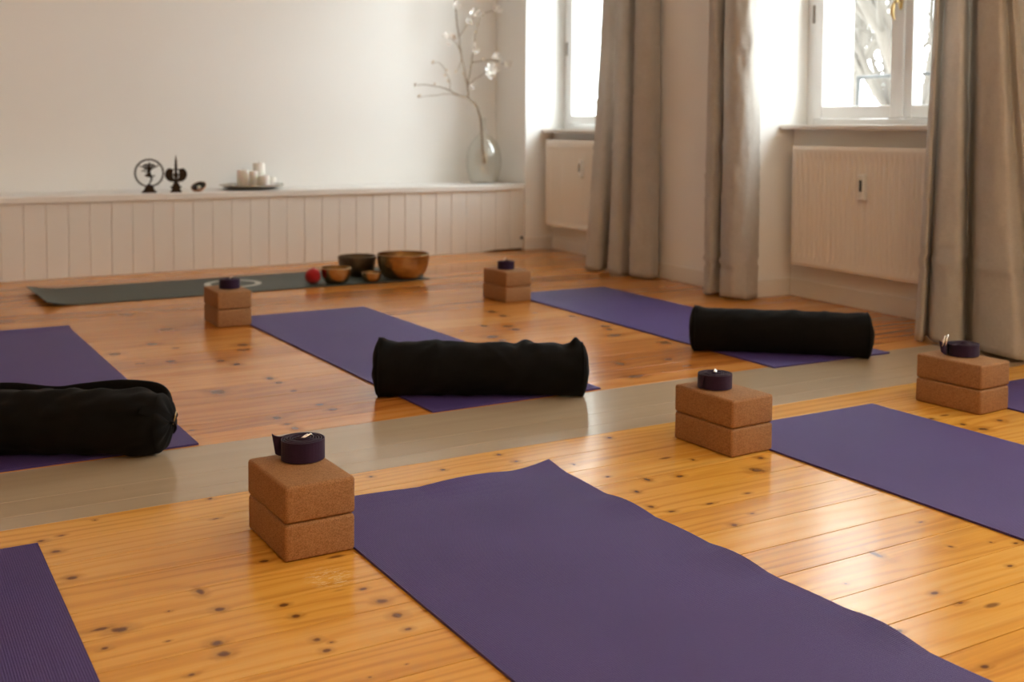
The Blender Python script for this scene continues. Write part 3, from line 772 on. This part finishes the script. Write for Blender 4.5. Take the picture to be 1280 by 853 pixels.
# ------------------------------------------------------------------ bolsters
def build_bolster(cx, cy, rot, L, R, label, ears=(), bulge_=.017, gather=0, wr=1.0, seed=0, sag=.9, taper=0, rest=None, endround=0.0):
    """axis along local x, resting on z=0"""
    root = empty('bolster', (cx, cy, .0060), rot); tag(root, label, 'bolster', 'black bolsters on the back row mats')
    H = R*.965
    def rad(a, s):
        """a angle (0 = +y, pi/2 = up), s in -1..1 along the axis"""
        r = R*(1+taper*s)
        r *= 1+.02*noise.noise(Vector((math.cos(a)*1.3+seed, math.sin(a)*1.3, s*2.5)))*wr
        r += wr*.0055*noise.noise(Vector((math.cos(a)*2.4+seed, math.sin(a)*2.4+3, s*7+a*.8)))
        # diagonal folds
        for (s0, a0, amp, wd, sl) in folds:
            d = (s-s0)-sl*(a-a0); r += amp*math.exp(-(d/wd)**2)*math.exp(-((a-a0)/.9)**2)
        for (s0, a0, amp, wa, ws) in ears:
            da = (a-a0+PI) % (2*PI)-PI
            r += amp*math.exp(-(da/wa)**2)*math.exp(-((s-s0)/ws)**2)
        e = 1-abs(s)
        r *= 1-(.035+endround)*math.exp(-(e/(.012+endround))**2)
        return r
    r_ = random.Random(seed)
    folds = [(r_.uniform(-.8, .8), r_.uniform(.8, 2.6), r_.choice((-1, 1))*r_.uniform(.002, .005)*wr, r_.uniform(.03, .06), r_.uniform(-.25, .25)) for _ in range(9)]
    def P(a, s, k=1.0):
        r = rad(a, s)*k; y = r*math.cos(a); z = H+r*math.sin(a)
        zf = z
        if z < .014: zf = .014*(max(0.0, z+.004)/.018)**2
        if rest:
            wx, wy = cx+s*L/2*math.cos(rot)-y*math.sin(rot), cy+s*L/2*math.sin(rot)+y*math.cos(rot)
            dd = max(rest[0]-wx, wx-rest[1], rest[2]-wy); ins = min(1, max(0, 1-dd/.03))
            zf -= .0052*(1-ins)*math.exp(-zf/.03)
        return Vector((s*L/2, y, zf))
    bm = bmesh.new(); NA, NS = 72, 90
    add_grid(bm, NA, NS, lambda a, b: P(2*PI*a, -1+2*b), close_u=True)
    link('cover', bm, M['black'], root, smooth=True)
    for sg in (-1, 1):
        e = bmesh.new()
        def cap(a, b):
            k = 1-b**1.6; p = P(2*PI*a, sg, max(k, .001)*.995)
            bulge = bulge_*max(0, 1-k**4)**.6+.004*noise.noise(Vector((p.y*25, p.z*25, seed+sg)))*min(1, 3*b)+gather*math.sin(a*2*PI*9+2*b)*math.sin(PI*min(1, b*1.1))
            return Vector((p.x+sg*(bulge-.001), p.y, H*(1-k)+p.z*k if b > 0 else p.z))
        add_grid(e, NA, 12, cap, close_u=True)
        link('end_panel', e, M['black'], root, smooth=True)
        if gather: continue
        s = bmesh.new(); pts = [P(2*PI*i/64, sg*.985, 1.012) for i in range(65)]
        for p in pts: p.z = max(p.z, -.0018)
        add_tube(s, pts, .0032, 6, cap=False); link('piping', s, M['black'], root, smooth=True)
    return root
def axis_from(l, r, off):
    """contact line end points on the floor -> centre, rotation; off pushes the axis away from the viewer"""
    a, b = Vector(l), Vector(r); d = (b-a).normalized(); n = Vector((-d.y, d.x)); c = (a+b)/2+n*off; return c.x, c.y, math.atan2(d.y, d.x)
cx, cy, ro = axis_from((1.400, 3.212), (1.985, 2.886), .040)
build_bolster(cx, cy, ro, .650, .083, 'black bolster with pointed corners lying across the middle mat of the back row', seed=3, wr=.9, taper=-.03, rest=(1.475, 2.09, 2.955),
              ears=[(-.96, 1.75, .018, .34, .06), (.92, 1.72, .024, .22, .045), (.80, 1.6, -.008, .4, .05), (.33, 1.75, -.009, .35, .05), (.42, 1.35, .006, .35, .05), (.50, .95, -.006, .4, .06), (-.80, 1.3, -.005, .3, .05)])
cx, cy, ro = axis_from((2.748, 3.300), (3.238, 2.862), .040)
build_bolster(cx, cy, ro, .645, .081, 'smooth black bolster lying on the back row mat beside the curtains', seed=8, wr=.55, rest=(2.815, 3.385, 2.925), ears=[(-.96, 1.7, .008, .4, .06), (.93, 1.0, .006, .3, .06)])
cx, cy, ro = axis_from((.083, 3.210), (.655, 2.893), .042)
lb = build_bolster(cx, cy, ro, .665, .083, 'black bolster with a folded handle and tag, cut by the picture edge', seed=5, wr=1.25, rest=(.175, .785, 2.955), gather=.0035, bulge_=.030, endround=.06,
              ears=[(.93, 1.3, -.008, .5, .06), (.86, .9, .006, .3, .05)])
# padded carry handle lying along the back of this bolster
bm = bmesh.new()
hp = [(-.165, .066, .105), (-.150, .078, .150), (-.08, .086, .156), (.03, .086, .146), (.10, .086, .154), (.20, .086, .164), (.285, .082, .160), (.322, .070, .148), (.334, .050, .132), (.318, .030, .112)]
hp = catmull(hp, 44)
rows = []
for i, p in enumerate(hp):
    a = Vector(hp[max(0, i-1)]); b = Vector(hp[min(len(hp)-1, i+1)]); d = (b-a).normalized()
    wv = Vector((0, .35, -1)); wv = (wv-d*wv.dot(d)).normalized(); th = d.cross(wv).normalized()
    ring = []
    for k in range(12):
        t = 2*PI*k/12; ring.append(bm.verts.new(Vector(p)+wv*(.024*math.cos(t)+.018)+th*.011*math.sin(t)))
    rows.append(ring)
for r, s in zip(rows, rows[1:]):
    for k in range(12): bm.faces.new((r[k], r[(k+1) % 12], s[(k+1) % 12], s[k]))
bm.faces.new(rows[0][::-1]); bm.faces.new(rows[-1])
link('carry_handle', bm, M['black'], lb, smooth=True)
# strap across the gathered end, with a small woven tag
bm = bmesh.new(); pts = catmull([(.300, -.074, .128), (.340, -.056, .112), (.3655, -.018, .092), (.3655, .022, .066), (.350, .050, .042)], 24)
rows = []
for i, p in enumerate(pts):
    a = Vector(pts[max(0, i-1)]); b = Vector(pts[min(23, i+1)]); d = (b-a).normalized(); wv = Vector((0, .3, 1)); wv = (wv-d*wv.dot(d)).normalized(); th = d.cross(wv).normalized()
    rows.append([bm.verts.new(Vector(p)+wv*.009*sx+th*.0018*sy) for sx, sy in ((1, 1), (-1, 1), (-1, -1), (1, -1))])
for r, s in zip(rows, rows[1:]):
    for k in range(4): bm.faces.new((r[k], r[(k+1) % 4], s[(k+1) % 4], s[k]))
bm.faces.new(rows[0][::-1]); bm.faces.new(rows[-1])
sp = link('end_strap', bm, M['black'], lb, smooth=False)
bm = bmesh.new(); add_box(bm, (-.001, -.010, -.014), (.0015, .010, .014), bevel=.0005)
tg = link('woven_tag', bm, M['tagmetal'], lb, loc=(.3685, -.004, .090)); tg.rotation_euler = (.35, .25, .25); tg['label'] = 'small pale woven tag'

# ------------------------------------------------------------------ singing bowls and ball on the green mat
def bowl_profile(R, H, foot, t=.004, rim=.004):
    out = [(0, 0), (foot*.8, 0.0)]
    N = 14
    for i in range(N+1):
        a = (PI/2)*i/N; r = foot+(R-foot)*math.sin(a)**.85; z = H*(1-math.cos(a))**.95; out.append((r, z))
    out.append((R+rim*.3, H+.001)); out.append((R-rim, H+.0015))
    for i in range(N, -1, -1):
        a = (PI/2)*i/N; r = max(0, foot+(R-foot)*math.sin(a)**.85-t); z = H*(1-math.cos(a))**.95+t; out.append((r, z))
    out.append((0, t)); return out
def build_bowl(x, y, R, H, foot, mat, label, z=.0062):
    root = empty('singing_bowl', (x, y, z)); tag(root, label, 'singing bowl', 'metal singing bowls on the green mat')
    bm = bmesh.new(); pr = bowl_profile(R, H, foot); add_lathe(bm, pr, 64); b = link('bowl_body', bm, mat, root); autosmooth(b, 55)
    bm = bmesh.new(); pts = [((R-.001)*math.cos(2*PI*i/64), (R-.001)*math.sin(2*PI*i/64), H) for i in range(65)]; add_tube(bm, pts, .0028, 8, cap=False); link('rim', bm, mat, root, smooth=True)
    return root
build_bowl(2.250, 5.665, .082, .082, .040, M['brass'], 'bright brass singing bowl beside the red ball')
build_bowl(2.472, 5.905, .108, .108, .060, M['bronze'], 'dull dark bronze singing bowl standing behind the small brass one')
build_bowl(2.440, 5.628, .054, .050, .026, M['brass'], 'tiny brass singing bowl, smallest of the metal bowls')
build_bowl(2.660, 5.695, .146, .132, .085, M['brass'], 'large brass singing bowl, biggest of the metal bowls')
root = empty('felt_ball', (2.126, 5.685, .0062)); tag(root, 'red ball lying next to the bright brass bowl on the green mat', 'ball')
bm = bmesh.new(); bmesh.ops.create_icosphere(bm, subdivisions=4, radius=.042)
for v in bm.verts: v.co *= 1+.03*noise.noise(v.co*40); v.co.z += .0425
link('ball_body', bm, M['red'], root, smooth=True)
bm = bmesh.new(); add_tube(bm, [(0, 0, .080), (.002, 0, .087), (.008, .001, .090)], [.004, .003, .002], 8); link('loop', bm, M['red'], root, smooth=True)

# ------------------------------------------------------------------ things on the ledge
ZL = .4572
# dancing figure in a flame ring
def ledge_y(x, d): return yb(x)+d
def build_nataraja(x, y):
    root = empty('ring_statue', (x, y, ZL), -.30); tag(root, 'small dark bronze statue of a dancing figure inside a round flame ring', 'statue')
    bm = bmesh.new()
    add_prism(bm, [(-.042,0),(.042,0),(.040,.008),(.030,.012),(.022,.034),(-.022,.034),(-.030,.012),(-.040,.008)], -.024, .024); link('pedestal', bm, M['statue'], root)
    bm = bmesh.new(); c = .114; R = .078
    pts = [(R*math.cos(2*PI*i/64), 0, c+R*math.sin(2*PI*i/64)) for i in range(65)]; add_tube(bm, pts, .0046, 8, cap=False)
    for i in range(30):
        a = 2*PI*(i+.5)/30
        if -2.0 < ((a+PI) % (2*PI)-PI) < -1.15: continue
        d = Vector((math.cos(a), 0, math.sin(a))); p = Vector((0, 0, c))+d*R; add_tube(bm, [p, p+d*.006, p+d*.0105], [.0036, .0026, .0006], 6)
    link('flame_ring', bm, M['statue'], root, smooth=True)
    # the dancer: one skinned body
    J = {'pel': (.002,0,.104,.011), 'waist': (.000,0,.118,.009), 'chest': (-.001,0,.136,.013), 'neck': (0,0,.150,.006), 'head': (.001,0,.160,.0095), 'crown': (.001,0,.178,.005),
         'la': (-.020,0,.144,.005), 'lb': (-.042,-.004,.150,.0038), 'lc': (-.056,-.004,.160,.0035), 'ld': (-.024,-.006,.130,.0045), 'le': (-.044,-.010,.124,.0036), 'ra': (.020,0,.144,.005), 'rb': (.040,-.004,.150,.0038), 'rc': (.055,-.004,.162,.0035), 're': (.006,-.014,.128,.004), 'rf': (-.026,-.016,.118,.0036),
         'k1': (.016,-.006,.084,.0075), 'a1': (.004,0,.056,.005), 'f1': (-.008,-.006,.046,.0045), 'k2': (-.022,-.008,.100,.0075), 'a2': (.014,-.014,.094,.0048), 'f2': (.034,-.016,.100,.004)}
    E_ = [('pel','waist'),('waist','chest'),('chest','neck'),('neck','head'),('head','crown'),('chest','la'),('la','lb'),('lb','lc'),('la','ld'),('ld','le'),('chest','ra'),('ra','rb'),('rb','rc'),('ra','re'),('re','rf'),('pel','k1'),('k1','a1'),('a1','f1'),('pel','k2'),('k2','a2'),('a2','f2')]
    names = list(J); me = bpy.data.meshes.new('dancer'); me.from_pydata([J[k][:3] for k in names], [(names.index(a), names.index(b)) for a, b in E_], [])
    o = bpy.data.objects.new('dancer', me); COL.objects.link(o); o.parent = root; me.materials.append(M['statue'])
    sk = o.modifiers.new('skin', 'SKIN')
    for i, k in enumerate(names):
        r = J[k][3]; me.skin_vertices[0].data[i].radius = (r, r*.85)
    me.skin_vertices[0].data[0].use_root = True
    sb = o.modifiers.new('smooth', 'SUBSURF'); sb.levels = sb.render_levels = 2
    bm = bmesh.new()
    for sx in (-1, 1):
        for k in range(5):
            z = .168-.006*k; add_tube(bm, [(sx*.006, .002, z), (sx*.022, .003, z-.002+.003*k), (sx*.036, .002, z-.010+.004*k)], [.0022, .0018, .0008], 6)
    link('flying_hair', bm, M['statue'], root, smooth=True)
    bm = bmesh.new(); add_lathe(bm, [(0, .030), (.016, .032), (.019, .038), (.012, .046), (0, .047)], 20); link('lotus_foot', bm, M['statue'], root, smooth=True)
build_nataraja(1.508, ledge_y(1.508, .115))
def build_winged(x, y):
    root = empty('winged_statue', (x, y, ZL), -.30); tag(root, 'small dark bronze statue with a tall spire and two rounded wings', 'statue')
    bm = bmesh.new(); add_prism(bm, [(-.032,0),(.032,0),(.029,.010),(.022,.016),(.026,.026),(.033,.034),(.020,.036),(.016,.052),(-.016,.052),(-.020,.036),(-.033,.034),(-.026,.026),(-.022,.016),(-.029,.010)], -.022, .022); link('pedestal', bm, M['statue'], root)
    bm = bmesh.new(); add_lathe(bm, [(0,.050),(.014,.052),(.011,.066),(.008,.080),(.012,.092),(.015,.102),(.010,.112),(.007,.122),(.010,.130),(.0105,.140),(.006,.148),(.0085,.154),(.0085,.164),(.0055,.170),(.007,.178),(.0055,.192),(.003,.205),(.0008,.218),(0,.219)], 20)
    link('spire_figure', bm, M['statue'], root, smooth=True)
    for sx in (-1, 1):
        bm = bmesh.new(); poly = []
        for i in range(22):
            a = math.radians(62-175*i/21); poly.append((sx*(.020+.043*math.cos(a)), .104+.043*math.sin(a)))
        for i in range(12):
            a = math.radians(-100+165*i/11); poly.append((sx*(.006+.012*math.cos(a)), .108+.030*math.sin(a)))
        add_prism(bm, poly, -.006, .006); link('wing', bm, M['statue'], root)
        bm = bmesh.new(); add_tube(bm, [(0, 0, .104), (sx*.020, 0, .104), (sx*.036, 0, .106)], [.006, .005, .004], 8); link('arm', bm, M['statue'], root, smooth=True)
build_winged(1.656, ledge_y(1.656, .085))
# tilted little copper bowl
root = empty('copper_dish', (1.80, ledge_y(1.80, .10), ZL)); tag(root, 'little copper dish tilted on its side on the white ledge', 'dish')
tl = Matrix.Rotation(math.radians(-24), 4, 'Y') @ Matrix.Rotation(math.radians(24), 4, 'X')
bm = bmesh.new(); N = 12; outp = [(0, 0)]+[(.046*math.sin(PI/2*i/N), .030*(1-math.cos(PI/2*i/N))) for i in range(1, N+1)]+[(.0435, .030)]
add_lathe(bm, outp, 36, T=lambda p: tl @ p+Vector((0, 0, .0085))); link('shell', bm, M['copper'], root, smooth=True)
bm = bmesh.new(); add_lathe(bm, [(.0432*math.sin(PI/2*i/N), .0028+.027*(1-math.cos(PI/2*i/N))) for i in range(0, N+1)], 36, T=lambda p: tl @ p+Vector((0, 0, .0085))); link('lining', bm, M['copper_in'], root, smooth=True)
bm = bmesh.new(); bmesh.ops.create_icosphere(bm, subdivisions=3, radius=.012); 
for v in bm.verts: v.co = tl @ (v.co*Vector((1,1,.8)).length/1.6+Vector((0, 0, .018)))+Vector((0, 0, .0085))
link('pale_stone', bm, M['wax'], root, smooth=True)
# tray with candles
TX, TY = 2.150, ledge_y(2.150, .195)
root = empty('tray', (TX, TY, ZL)); tag(root, 'round tarnished silver tray holding white candles on the ledge', 'tray')
bm = bmesh.new(); add_lathe(bm, [(0, .003), (.06, .003), (.06, 0), (.085, 0), (.09, .003), (.150, .006), (.172, .016), (.190, .024), (.196, .026), (.197, .029), (.190, .0285), (.170, .0205), (.150, .0105), (.0, .0075)], 72); autosmooth(link('tray_dish', bm, M['silver'], root), 50)
bm = bmesh.new(); pts = [(.194*math.cos(2*PI*i/72), .194*math.sin(2*PI*i/72), .0275) for i in range(73)]; add_tube(bm, pts, .0034, 8, cap=False); link('beaded_rim', bm, M['silver'], root, smooth=True)
def candle(dx, dy, R, H, label):
    r = empty('pillar_candle', (TX+dx, TY+dy, ZL+.0085)); tag(r, label, 'candle', 'white candles on the silver tray')
    bm = bmesh.new(); add_lathe(bm, [(0, 0), (R*.97, 0), (R, .003), (R, H-.004), (R*.93, H), (R*.75, H-.002), (R*.3, H-.005), (0, H-.005)], 40); autosmooth(link('wax_body', bm, M['wax'], r), 50)
    bm = bmesh.new(); add_tube(bm, [(0, 0, H-.006), (.0005, 0, H+.002), (.002, .001, H+.008)], .0012, 6); link('wick', bm, M['wick'], r)
candle(-.045, .030, .036, .110, 'white pillar candle of middle height, on the left of the tallest')
candle(.002, -.030, .026, .105, 'slim white candle in front of the pair of thicker candles')
candle(.062, .050, .036, .152, 'tallest white pillar candle on the silver tray')
candle(.062, -.045, .037, .076, 'short white candle standing in front of the tallest one')
candle(.120, -.005, .034, .064, 'lowest white candle, nearest the window end of the tray')
def tealight(dx, dy, label):
    r = empty('tealight_holder', (TX+dx, TY+dy, ZL+.0125)); tag(r, label, 'tealight', 'glass tealight holders on the tray')
    bm = bmesh.new(); add_lathe(bm, [(0, 0), (.020, 0), (.024, .004), (.026, .028), (.0245, .0285), (.022, .006), (0, .005)], 32); link('glass_cup', bm, M['tealight'], r, smooth=True)
    bm = bmesh.new(); add_lathe(bm, [(0, .0055), (.0195, .0055), (.0195, .018), (0, .0185)], 28); link('wax_fill', bm, M['wax'], r, smooth=False)
tealight(-.125, -.02, 'glass tealight holder at the end of the tray nearest the statues')
tealight(.150, -.065, 'glass tealight holder at the end of the tray nearest the vase')

# glass balloon vase
VX, VY = 3.835, yb(3.835)+.215
root = empty('vase', (VX, VY, ZL)); tag(root, 'round clear glass balloon vase with a narrow neck on the ledge corner', 'vase')
outp = [(0, .012), (.04, .006), (.075, 0), (.088, .002), (.098, .016), (.112, .06), (.121, .11), (.1245, .155), (.121, .20), (.108, .25), (.085, .295), (.056, .328), (.032, .346), (.023, .362), (.020, .40), (.0195, .43), (.0205, .446), (.0245, .450), (.0245, .456), (.0215, .458)]
inn = [(max(0, r-.003), z+(.003 if z < .02 else 0)) for r, z in outp[::-1][2:]]
bm = bmesh.new(); add_lathe(bm, outp+inn, 64); link('glass_bottle', bm, M['vase'], root, smooth=True)

# blossoming branch standing in the vase
root = empty('blossom_branch', (VX, VY, ZL)); tag(root, 'bare magnolia branch with white blossoms standing in the glass vase', 'branch')
def b3(x, z, dy=0.0): return (x-3.813, dy, z-.457)        # world x,z on the plane of the vase
def twig(name, pts, r0, r1, seed):
    r = random.Random(seed); P = catmull(pts, max(8, len(pts)*6)); n = len(P)
    P = [Vector(p)+Vector((r.uniform(-1, 1), r.uniform(-1, 1), r.uniform(-1, 1)))*.003*(1 if 0 < i < n-1 else 0) for i, p in enumerate(P)]
    bm = bmesh.new(); add_tube(bm, P, [r0+(r1-r0)*i/(n-1) for i in range(n)], 8); return link(name, bm, M['bark'], root, smooth=True)
twig('stem', [b3(3.835,.600,.02), b3(3.812,.66,.01), b3(3.795,.80), b3(3.792,.86), b3(3.780,.93), b3(3.745,1.005), b3(3.690,1.055), b3(3.685,1.12), b3(3.650,1.257), b3(3.632,1.40,.02), b3(3.615,1.56,.03), b3(3.605,1.72,.04), b3(3.62,1.86,.04)], .0085, .0035, 1)
twig('twig', [b3(3.690,1.052), b3(3.63,1.065,-.02), b3(3.566,1.078,-.04), b3(3.50,1.105,-.05), b3(3.444,1.120,-.05), b3(3.341,1.132,-.07), b3(3.252,1.128,-.08)], .0065, .002, 2)
twig('twig', [b3(3.60,1.070,-.03), b3(3.50,1.075,-.02), b3(3.40,1.062,-.03), b3(3.29,1.05,-.02)], .003, .0012, 3)
twig('twig', [b3(3.52,1.095,-.05), b3(3.50,1.16,-.08), b3(3.47,1.21,-.09), b3(3.443,1.255,-.10), b3(3.40,1.285,-.10), b3(3.35,1.272,-.11)], .003, .0012, 4)
twig('twig', [b3(3.680,1.10), b3(3.70,1.19,.02), b3(3.725,1.30,.02), b3(3.745,1.40,.03), b3(3.76,1.52,.03), b3(3.80,1.63,.02), b3(3.88,1.665,.0)], .005, .0018, 5)
twig('twig', [b3(3.725,1.30,.02), b3(3.80,1.312,-.02), b3(3.86,1.318,-.04), b3(3.93,1.295,-.06), b3(3.965,1.285,-.06)], .0035, .0018, 6)
twig('twig', [b3(3.69,1.15), b3(3.74,1.195,-.05), b3(3.79,1.235,-.06), b3(3.83,1.26,-.07)], .003, .0015, 7)
twig('twig', [b3(3.638,1.36,.01), b3(3.58,1.42,-.03), b3(3.52,1.45,-.05), b3(3.45,1.465,-.06)], .0035, .0013, 8)
twig('twig', [b3(3.625,1.48,.02), b3(3.68,1.56,0), b3(3.73,1.62,-.01), b3(3.78,1.65,-.02)], .003, .0013, 9)
twig('twig', [b3(3.64,1.33,.01), b3(3.60,1.27,-.03), b3(3.56,1.22,-.04)], .0028, .0012, 10)
def blossom(x, z, dy, s, seed):
    r = random.Random(seed); bm = bmesh.new()
    d = Vector((r.uniform(-.7, .7), r.uniform(-1, -.1), r.uniform(.0, 1))).normalized(); a, b = frame_at(d)
    for k in range(7):
        ph = 2*PI*k/7+r.uniform(-.3, .3); op = r.uniform(.5, 1.0); Lp = s*r.uniform(.85, 1.15); wd = s*.42
        e = a*math.cos(ph)+b*math.sin(ph); tng = d.cross(e).normalized()
        def pf(u, v):
            t = v; w = wd*math.sin(PI*min(.97, .08+t*.9))**.7*(u-.5)
            return e*(Lp*math.sin(t*1.35*op+.05)*.9)+d*(Lp*(1-math.cos(t*1.5))*.55+Lp*.30*t)+tng*w+d*(abs(u-.5)**2*.25*s)
        add_grid(bm, 5, 7, pf)
    add_lathe(bm, [(0, 0), (s*.10, s*.05), (s*.08, s*.25), (0, s*.32)], 8, T=lambda p: a*p.x+b*p.y+d*p.z)
    o = link('blossom', bm, M['petal'], root, smooth=True, loc=b3(x, z, dy))
    md = o.modifiers.new('petal_thickness', 'SOLIDIFY'); md.thickness = .0008
for i, (x, z, dy, s) in enumerate([(3.83,1.25,-.07,.062),(3.815,1.205,-.07,.050),(3.862,1.335,-.04,.045),(3.90,1.30,-.05,.052),(3.752,1.36,.02,.042),(3.965,1.285,-.06,.048),(3.885,1.668,0,.050),(3.72,1.62,-.01,.050),(3.68,1.57,0,.036),(3.80,1.63,.0,.030),(3.605,1.67,.03,.045),(3.54,1.455,-.05,.035),(3.47,1.46,-.06,.036),(3.51,1.40,-.04,.030),(3.70,1.12,0,.030),(3.255,1.128,-.08,.022),(3.745,1.42,.03,.028)]):
    blossom(x, z, dy, s, 40+i)
r = random.Random(5)
for i, (x, z, dy) in enumerate([(3.352,1.272,-.11),(3.29,1.05,-.02),(3.45,1.19,-.09),(3.475,1.225,-.09),(3.56,1.22,-.04),(3.40,1.13,-.06),(3.50,1.15,-.07),(3.76,1.50,.03),(3.735,1.56,.02),(3.77,1.56,.03),(3.655,1.21,.005),(3.80,1.315,-.02)]):
    bm = bmesh.new(); add_lathe(bm, [(0, 0), (.006, .006), (.0075, .014), (.004, .024), (0, .029)], 10)
    o = link('bud', bm, M['bud'], root, smooth=True, loc=b3(x, z, dy)); o.rotation_euler = (r.uniform(-.8, .8), r.uniform(-.8, .8), 0)

# ------------------------------------------------------------------ bare trees outside
def build_tree(x, y, seed, label, lean, r0, H0=-3.0):
    rr = random.Random(seed); root = empty('bare_tree', (x, y, H0)); tag(root, label, 'tree', 'bare trees outside the windows')
    tb, bb = bmesh.new(), bmesh.new()
    def grow(bm, p, d, r, L, depth):
        pts = [p.copy()]; rads = [r]; n = 7
        for i in range(n):
            d = (d+Vector((rr.uniform(-1, 1), rr.uniform(-1, 1), rr.uniform(-.5, .8)))*.16).normalized(); p = p+d*L/n; pts.append(p.copy()); rads.append(r*(1-.55*(i+1)/n))
        add_tube(bm, pts, rads, 8 if depth < 2 else 5, cap=True)
        if depth >= 4: return
        k = {0: 11, 1: 8, 2: 6, 3: 4}[depth]
        for j in range(k):
            i = rr.randint(2 if depth else 3, n); q = pts[i]; ax = Vector((rr.uniform(-1, 1), rr.uniform(-1, 1), rr.uniform(-.2, .9))).normalized()
            grow(bb, q, (d*.6+ax*.9).normalized(), rads[i]*rr.uniform(.45, .65), L*rr.uniform(.45, .65), depth+1)
    grow(tb, Vector((0, 0, 0)), Vector(lean).normalized(), r0, 6.8, 0)
    link('trunk', tb, M['treebark'], root, smooth=True); link('branches', bb, M['treebark'], root, smooth=True)
build_tree(9.3, 8.22, 21, 'bare thick leaning tree seen through the window with the brass handle', (.10, -.12, 1), .21)
build_tree(14.6, 13.3, 33, 'slender bare tree standing farther off behind the thick leaning tree', (-.05, .03, 1), .20)
build_tree(21.5, 17.4, 5, 'bare tree seen through the pane between handle and wide curtain', (.05, .10, 1), .24)

# ------------------------------------------------------------------ added pendants, out of view, filling the window wall and near floor
M['globe'] = plain('fill_lamp_globe', (.9,.85,.75), .4)
_b = M['globe'].node_tree.nodes['Principled BSDF']; _b.inputs['Emission Color'].default_value = (1.0, .79, .54, 1); _b.inputs['Emission Strength'].default_value = FILL_STRENGTH
def build_fill_lamp(x, y, label):
    r = empty('added_fill_lamp', (x, y, CEIL)); tag(r, label, 'lamp', 'added fill globes outside the frame')
    bm = bmesh.new(); add_lathe(bm, [(0, 0), (.06, 0), (.055, -.03), (.012, -.045), (0, -.045)], 28); link('canopy', bm, M['trim'], r, smooth=True)
    bm = bmesh.new(); add_tube(bm, [(0, 0, -.04), (0, 0, -.26)], .004, 8); link('cord', bm, M['seal'], r)
    bm = bmesh.new(); add_lathe(bm, [(0, -.25), (.05, -.25), (.05, -.29), (0, -.29)], 24); link('cap', bm, M['brass_dark'], r)
    bm = bmesh.new(); bmesh.ops.create_uvsphere(bm, u_segments=32, v_segments=20, radius=.20)
    for v in bm.verts: v.co.z -= .485
    link('globe', bm, M['globe'], r, smooth=True)
for _x, _y, _l in FILL_LAMPS: build_fill_lamp(_x, _y, _l)

# ------------------------------------------------------------------ daylight
wd = bpy.data.worlds.new('overcast_sky'); SC.world = wd; wd.use_nodes = True
nt = wd.node_tree; nt.nodes.clear()
bg = nt.nodes.new('ShaderNodeBackground'); ow = nt.nodes.new('ShaderNodeOutputWorld')
bg.inputs[0].default_value = (.91, .965, 1.0, 1); bg.inputs[1].default_value = 5.0
nt.links.new(bg.outputs[0], ow.inputs[0])
for i, (u0, u1, dz) in enumerate(NICHE):
    L = bpy.data.lights.new('window_daylight', 'AREA'); L.shape = 'RECTANGLE'; L.size = u1-u0-.02; L.size_y = HEAD-.86
    L.cycles.is_portal = True
    o = bpy.data.objects.new('window_daylight', L); COL.objects.link(o)
    o.location = W(((u0+u1)/2, .36, (HEAD+.86)/2))
    inward = Vector((-NN.x, -NN.y, 0)); o.rotation_euler = inward.to_track_quat('-Z', 'Z').to_euler()

# ------------------------------------------------------------------ camera
F_PX, PP_Y, PITCH, ROLL, YAW, CAM_H = 1403.22431, 234.13677, .05321, .00611, .53375, .85021
cy_, sy_ = math.cos(YAW), math.sin(YAW); cp, sp_ = math.cos(PITCH), math.sin(PITCH)
fw = Vector((sy_*cp, cy_*cp, -sp_)); rt = Vector((cy_, -sy_, 0)); up = rt.cross(fw)
rt2 = rt*math.cos(ROLL)+up*math.sin(ROLL); up2 = up*math.cos(ROLL)-rt*math.sin(ROLL)
cam = bpy.data.cameras.new('camera'); co = bpy.data.objects.new('camera', cam); COL.objects.link(co)
Mx = Matrix((rt2, up2, -fw)).transposed().to_4x4(); Mx.translation = Vector((0, 0, CAM_H)); co.matrix_world = Mx
cam.sensor_fit = 'HORIZONTAL'; cam.sensor_width = 36.0; cam.lens = F_PX/1280*36; cam.shift_y = -(426.5-PP_Y)/1280; cam.clip_start = .02; cam.clip_end = 200
cam.dof.use_dof = True; cam.dof.focus_distance = 2.35; cam.dof.aperture_fstop = 4.0
SC.camera = co
SC.view_settings.view_transform = 'Standard'; SC.view_settings.look = 'None'; SC.view_settings.exposure = 1.77; SC.view_settings.gamma = 1.0; SC.view_settings.use_curve_mapping = False
SC.cycles.max_bounces = 10; SC.cycles.diffuse_bounces = 6; SC.cycles.transparent_max_bounces = 16; SC.cycles.caustics_reflective = False; SC.cycles.caustics_refractive = False
SC.cycles.sample_clamp_indirect = 6.0
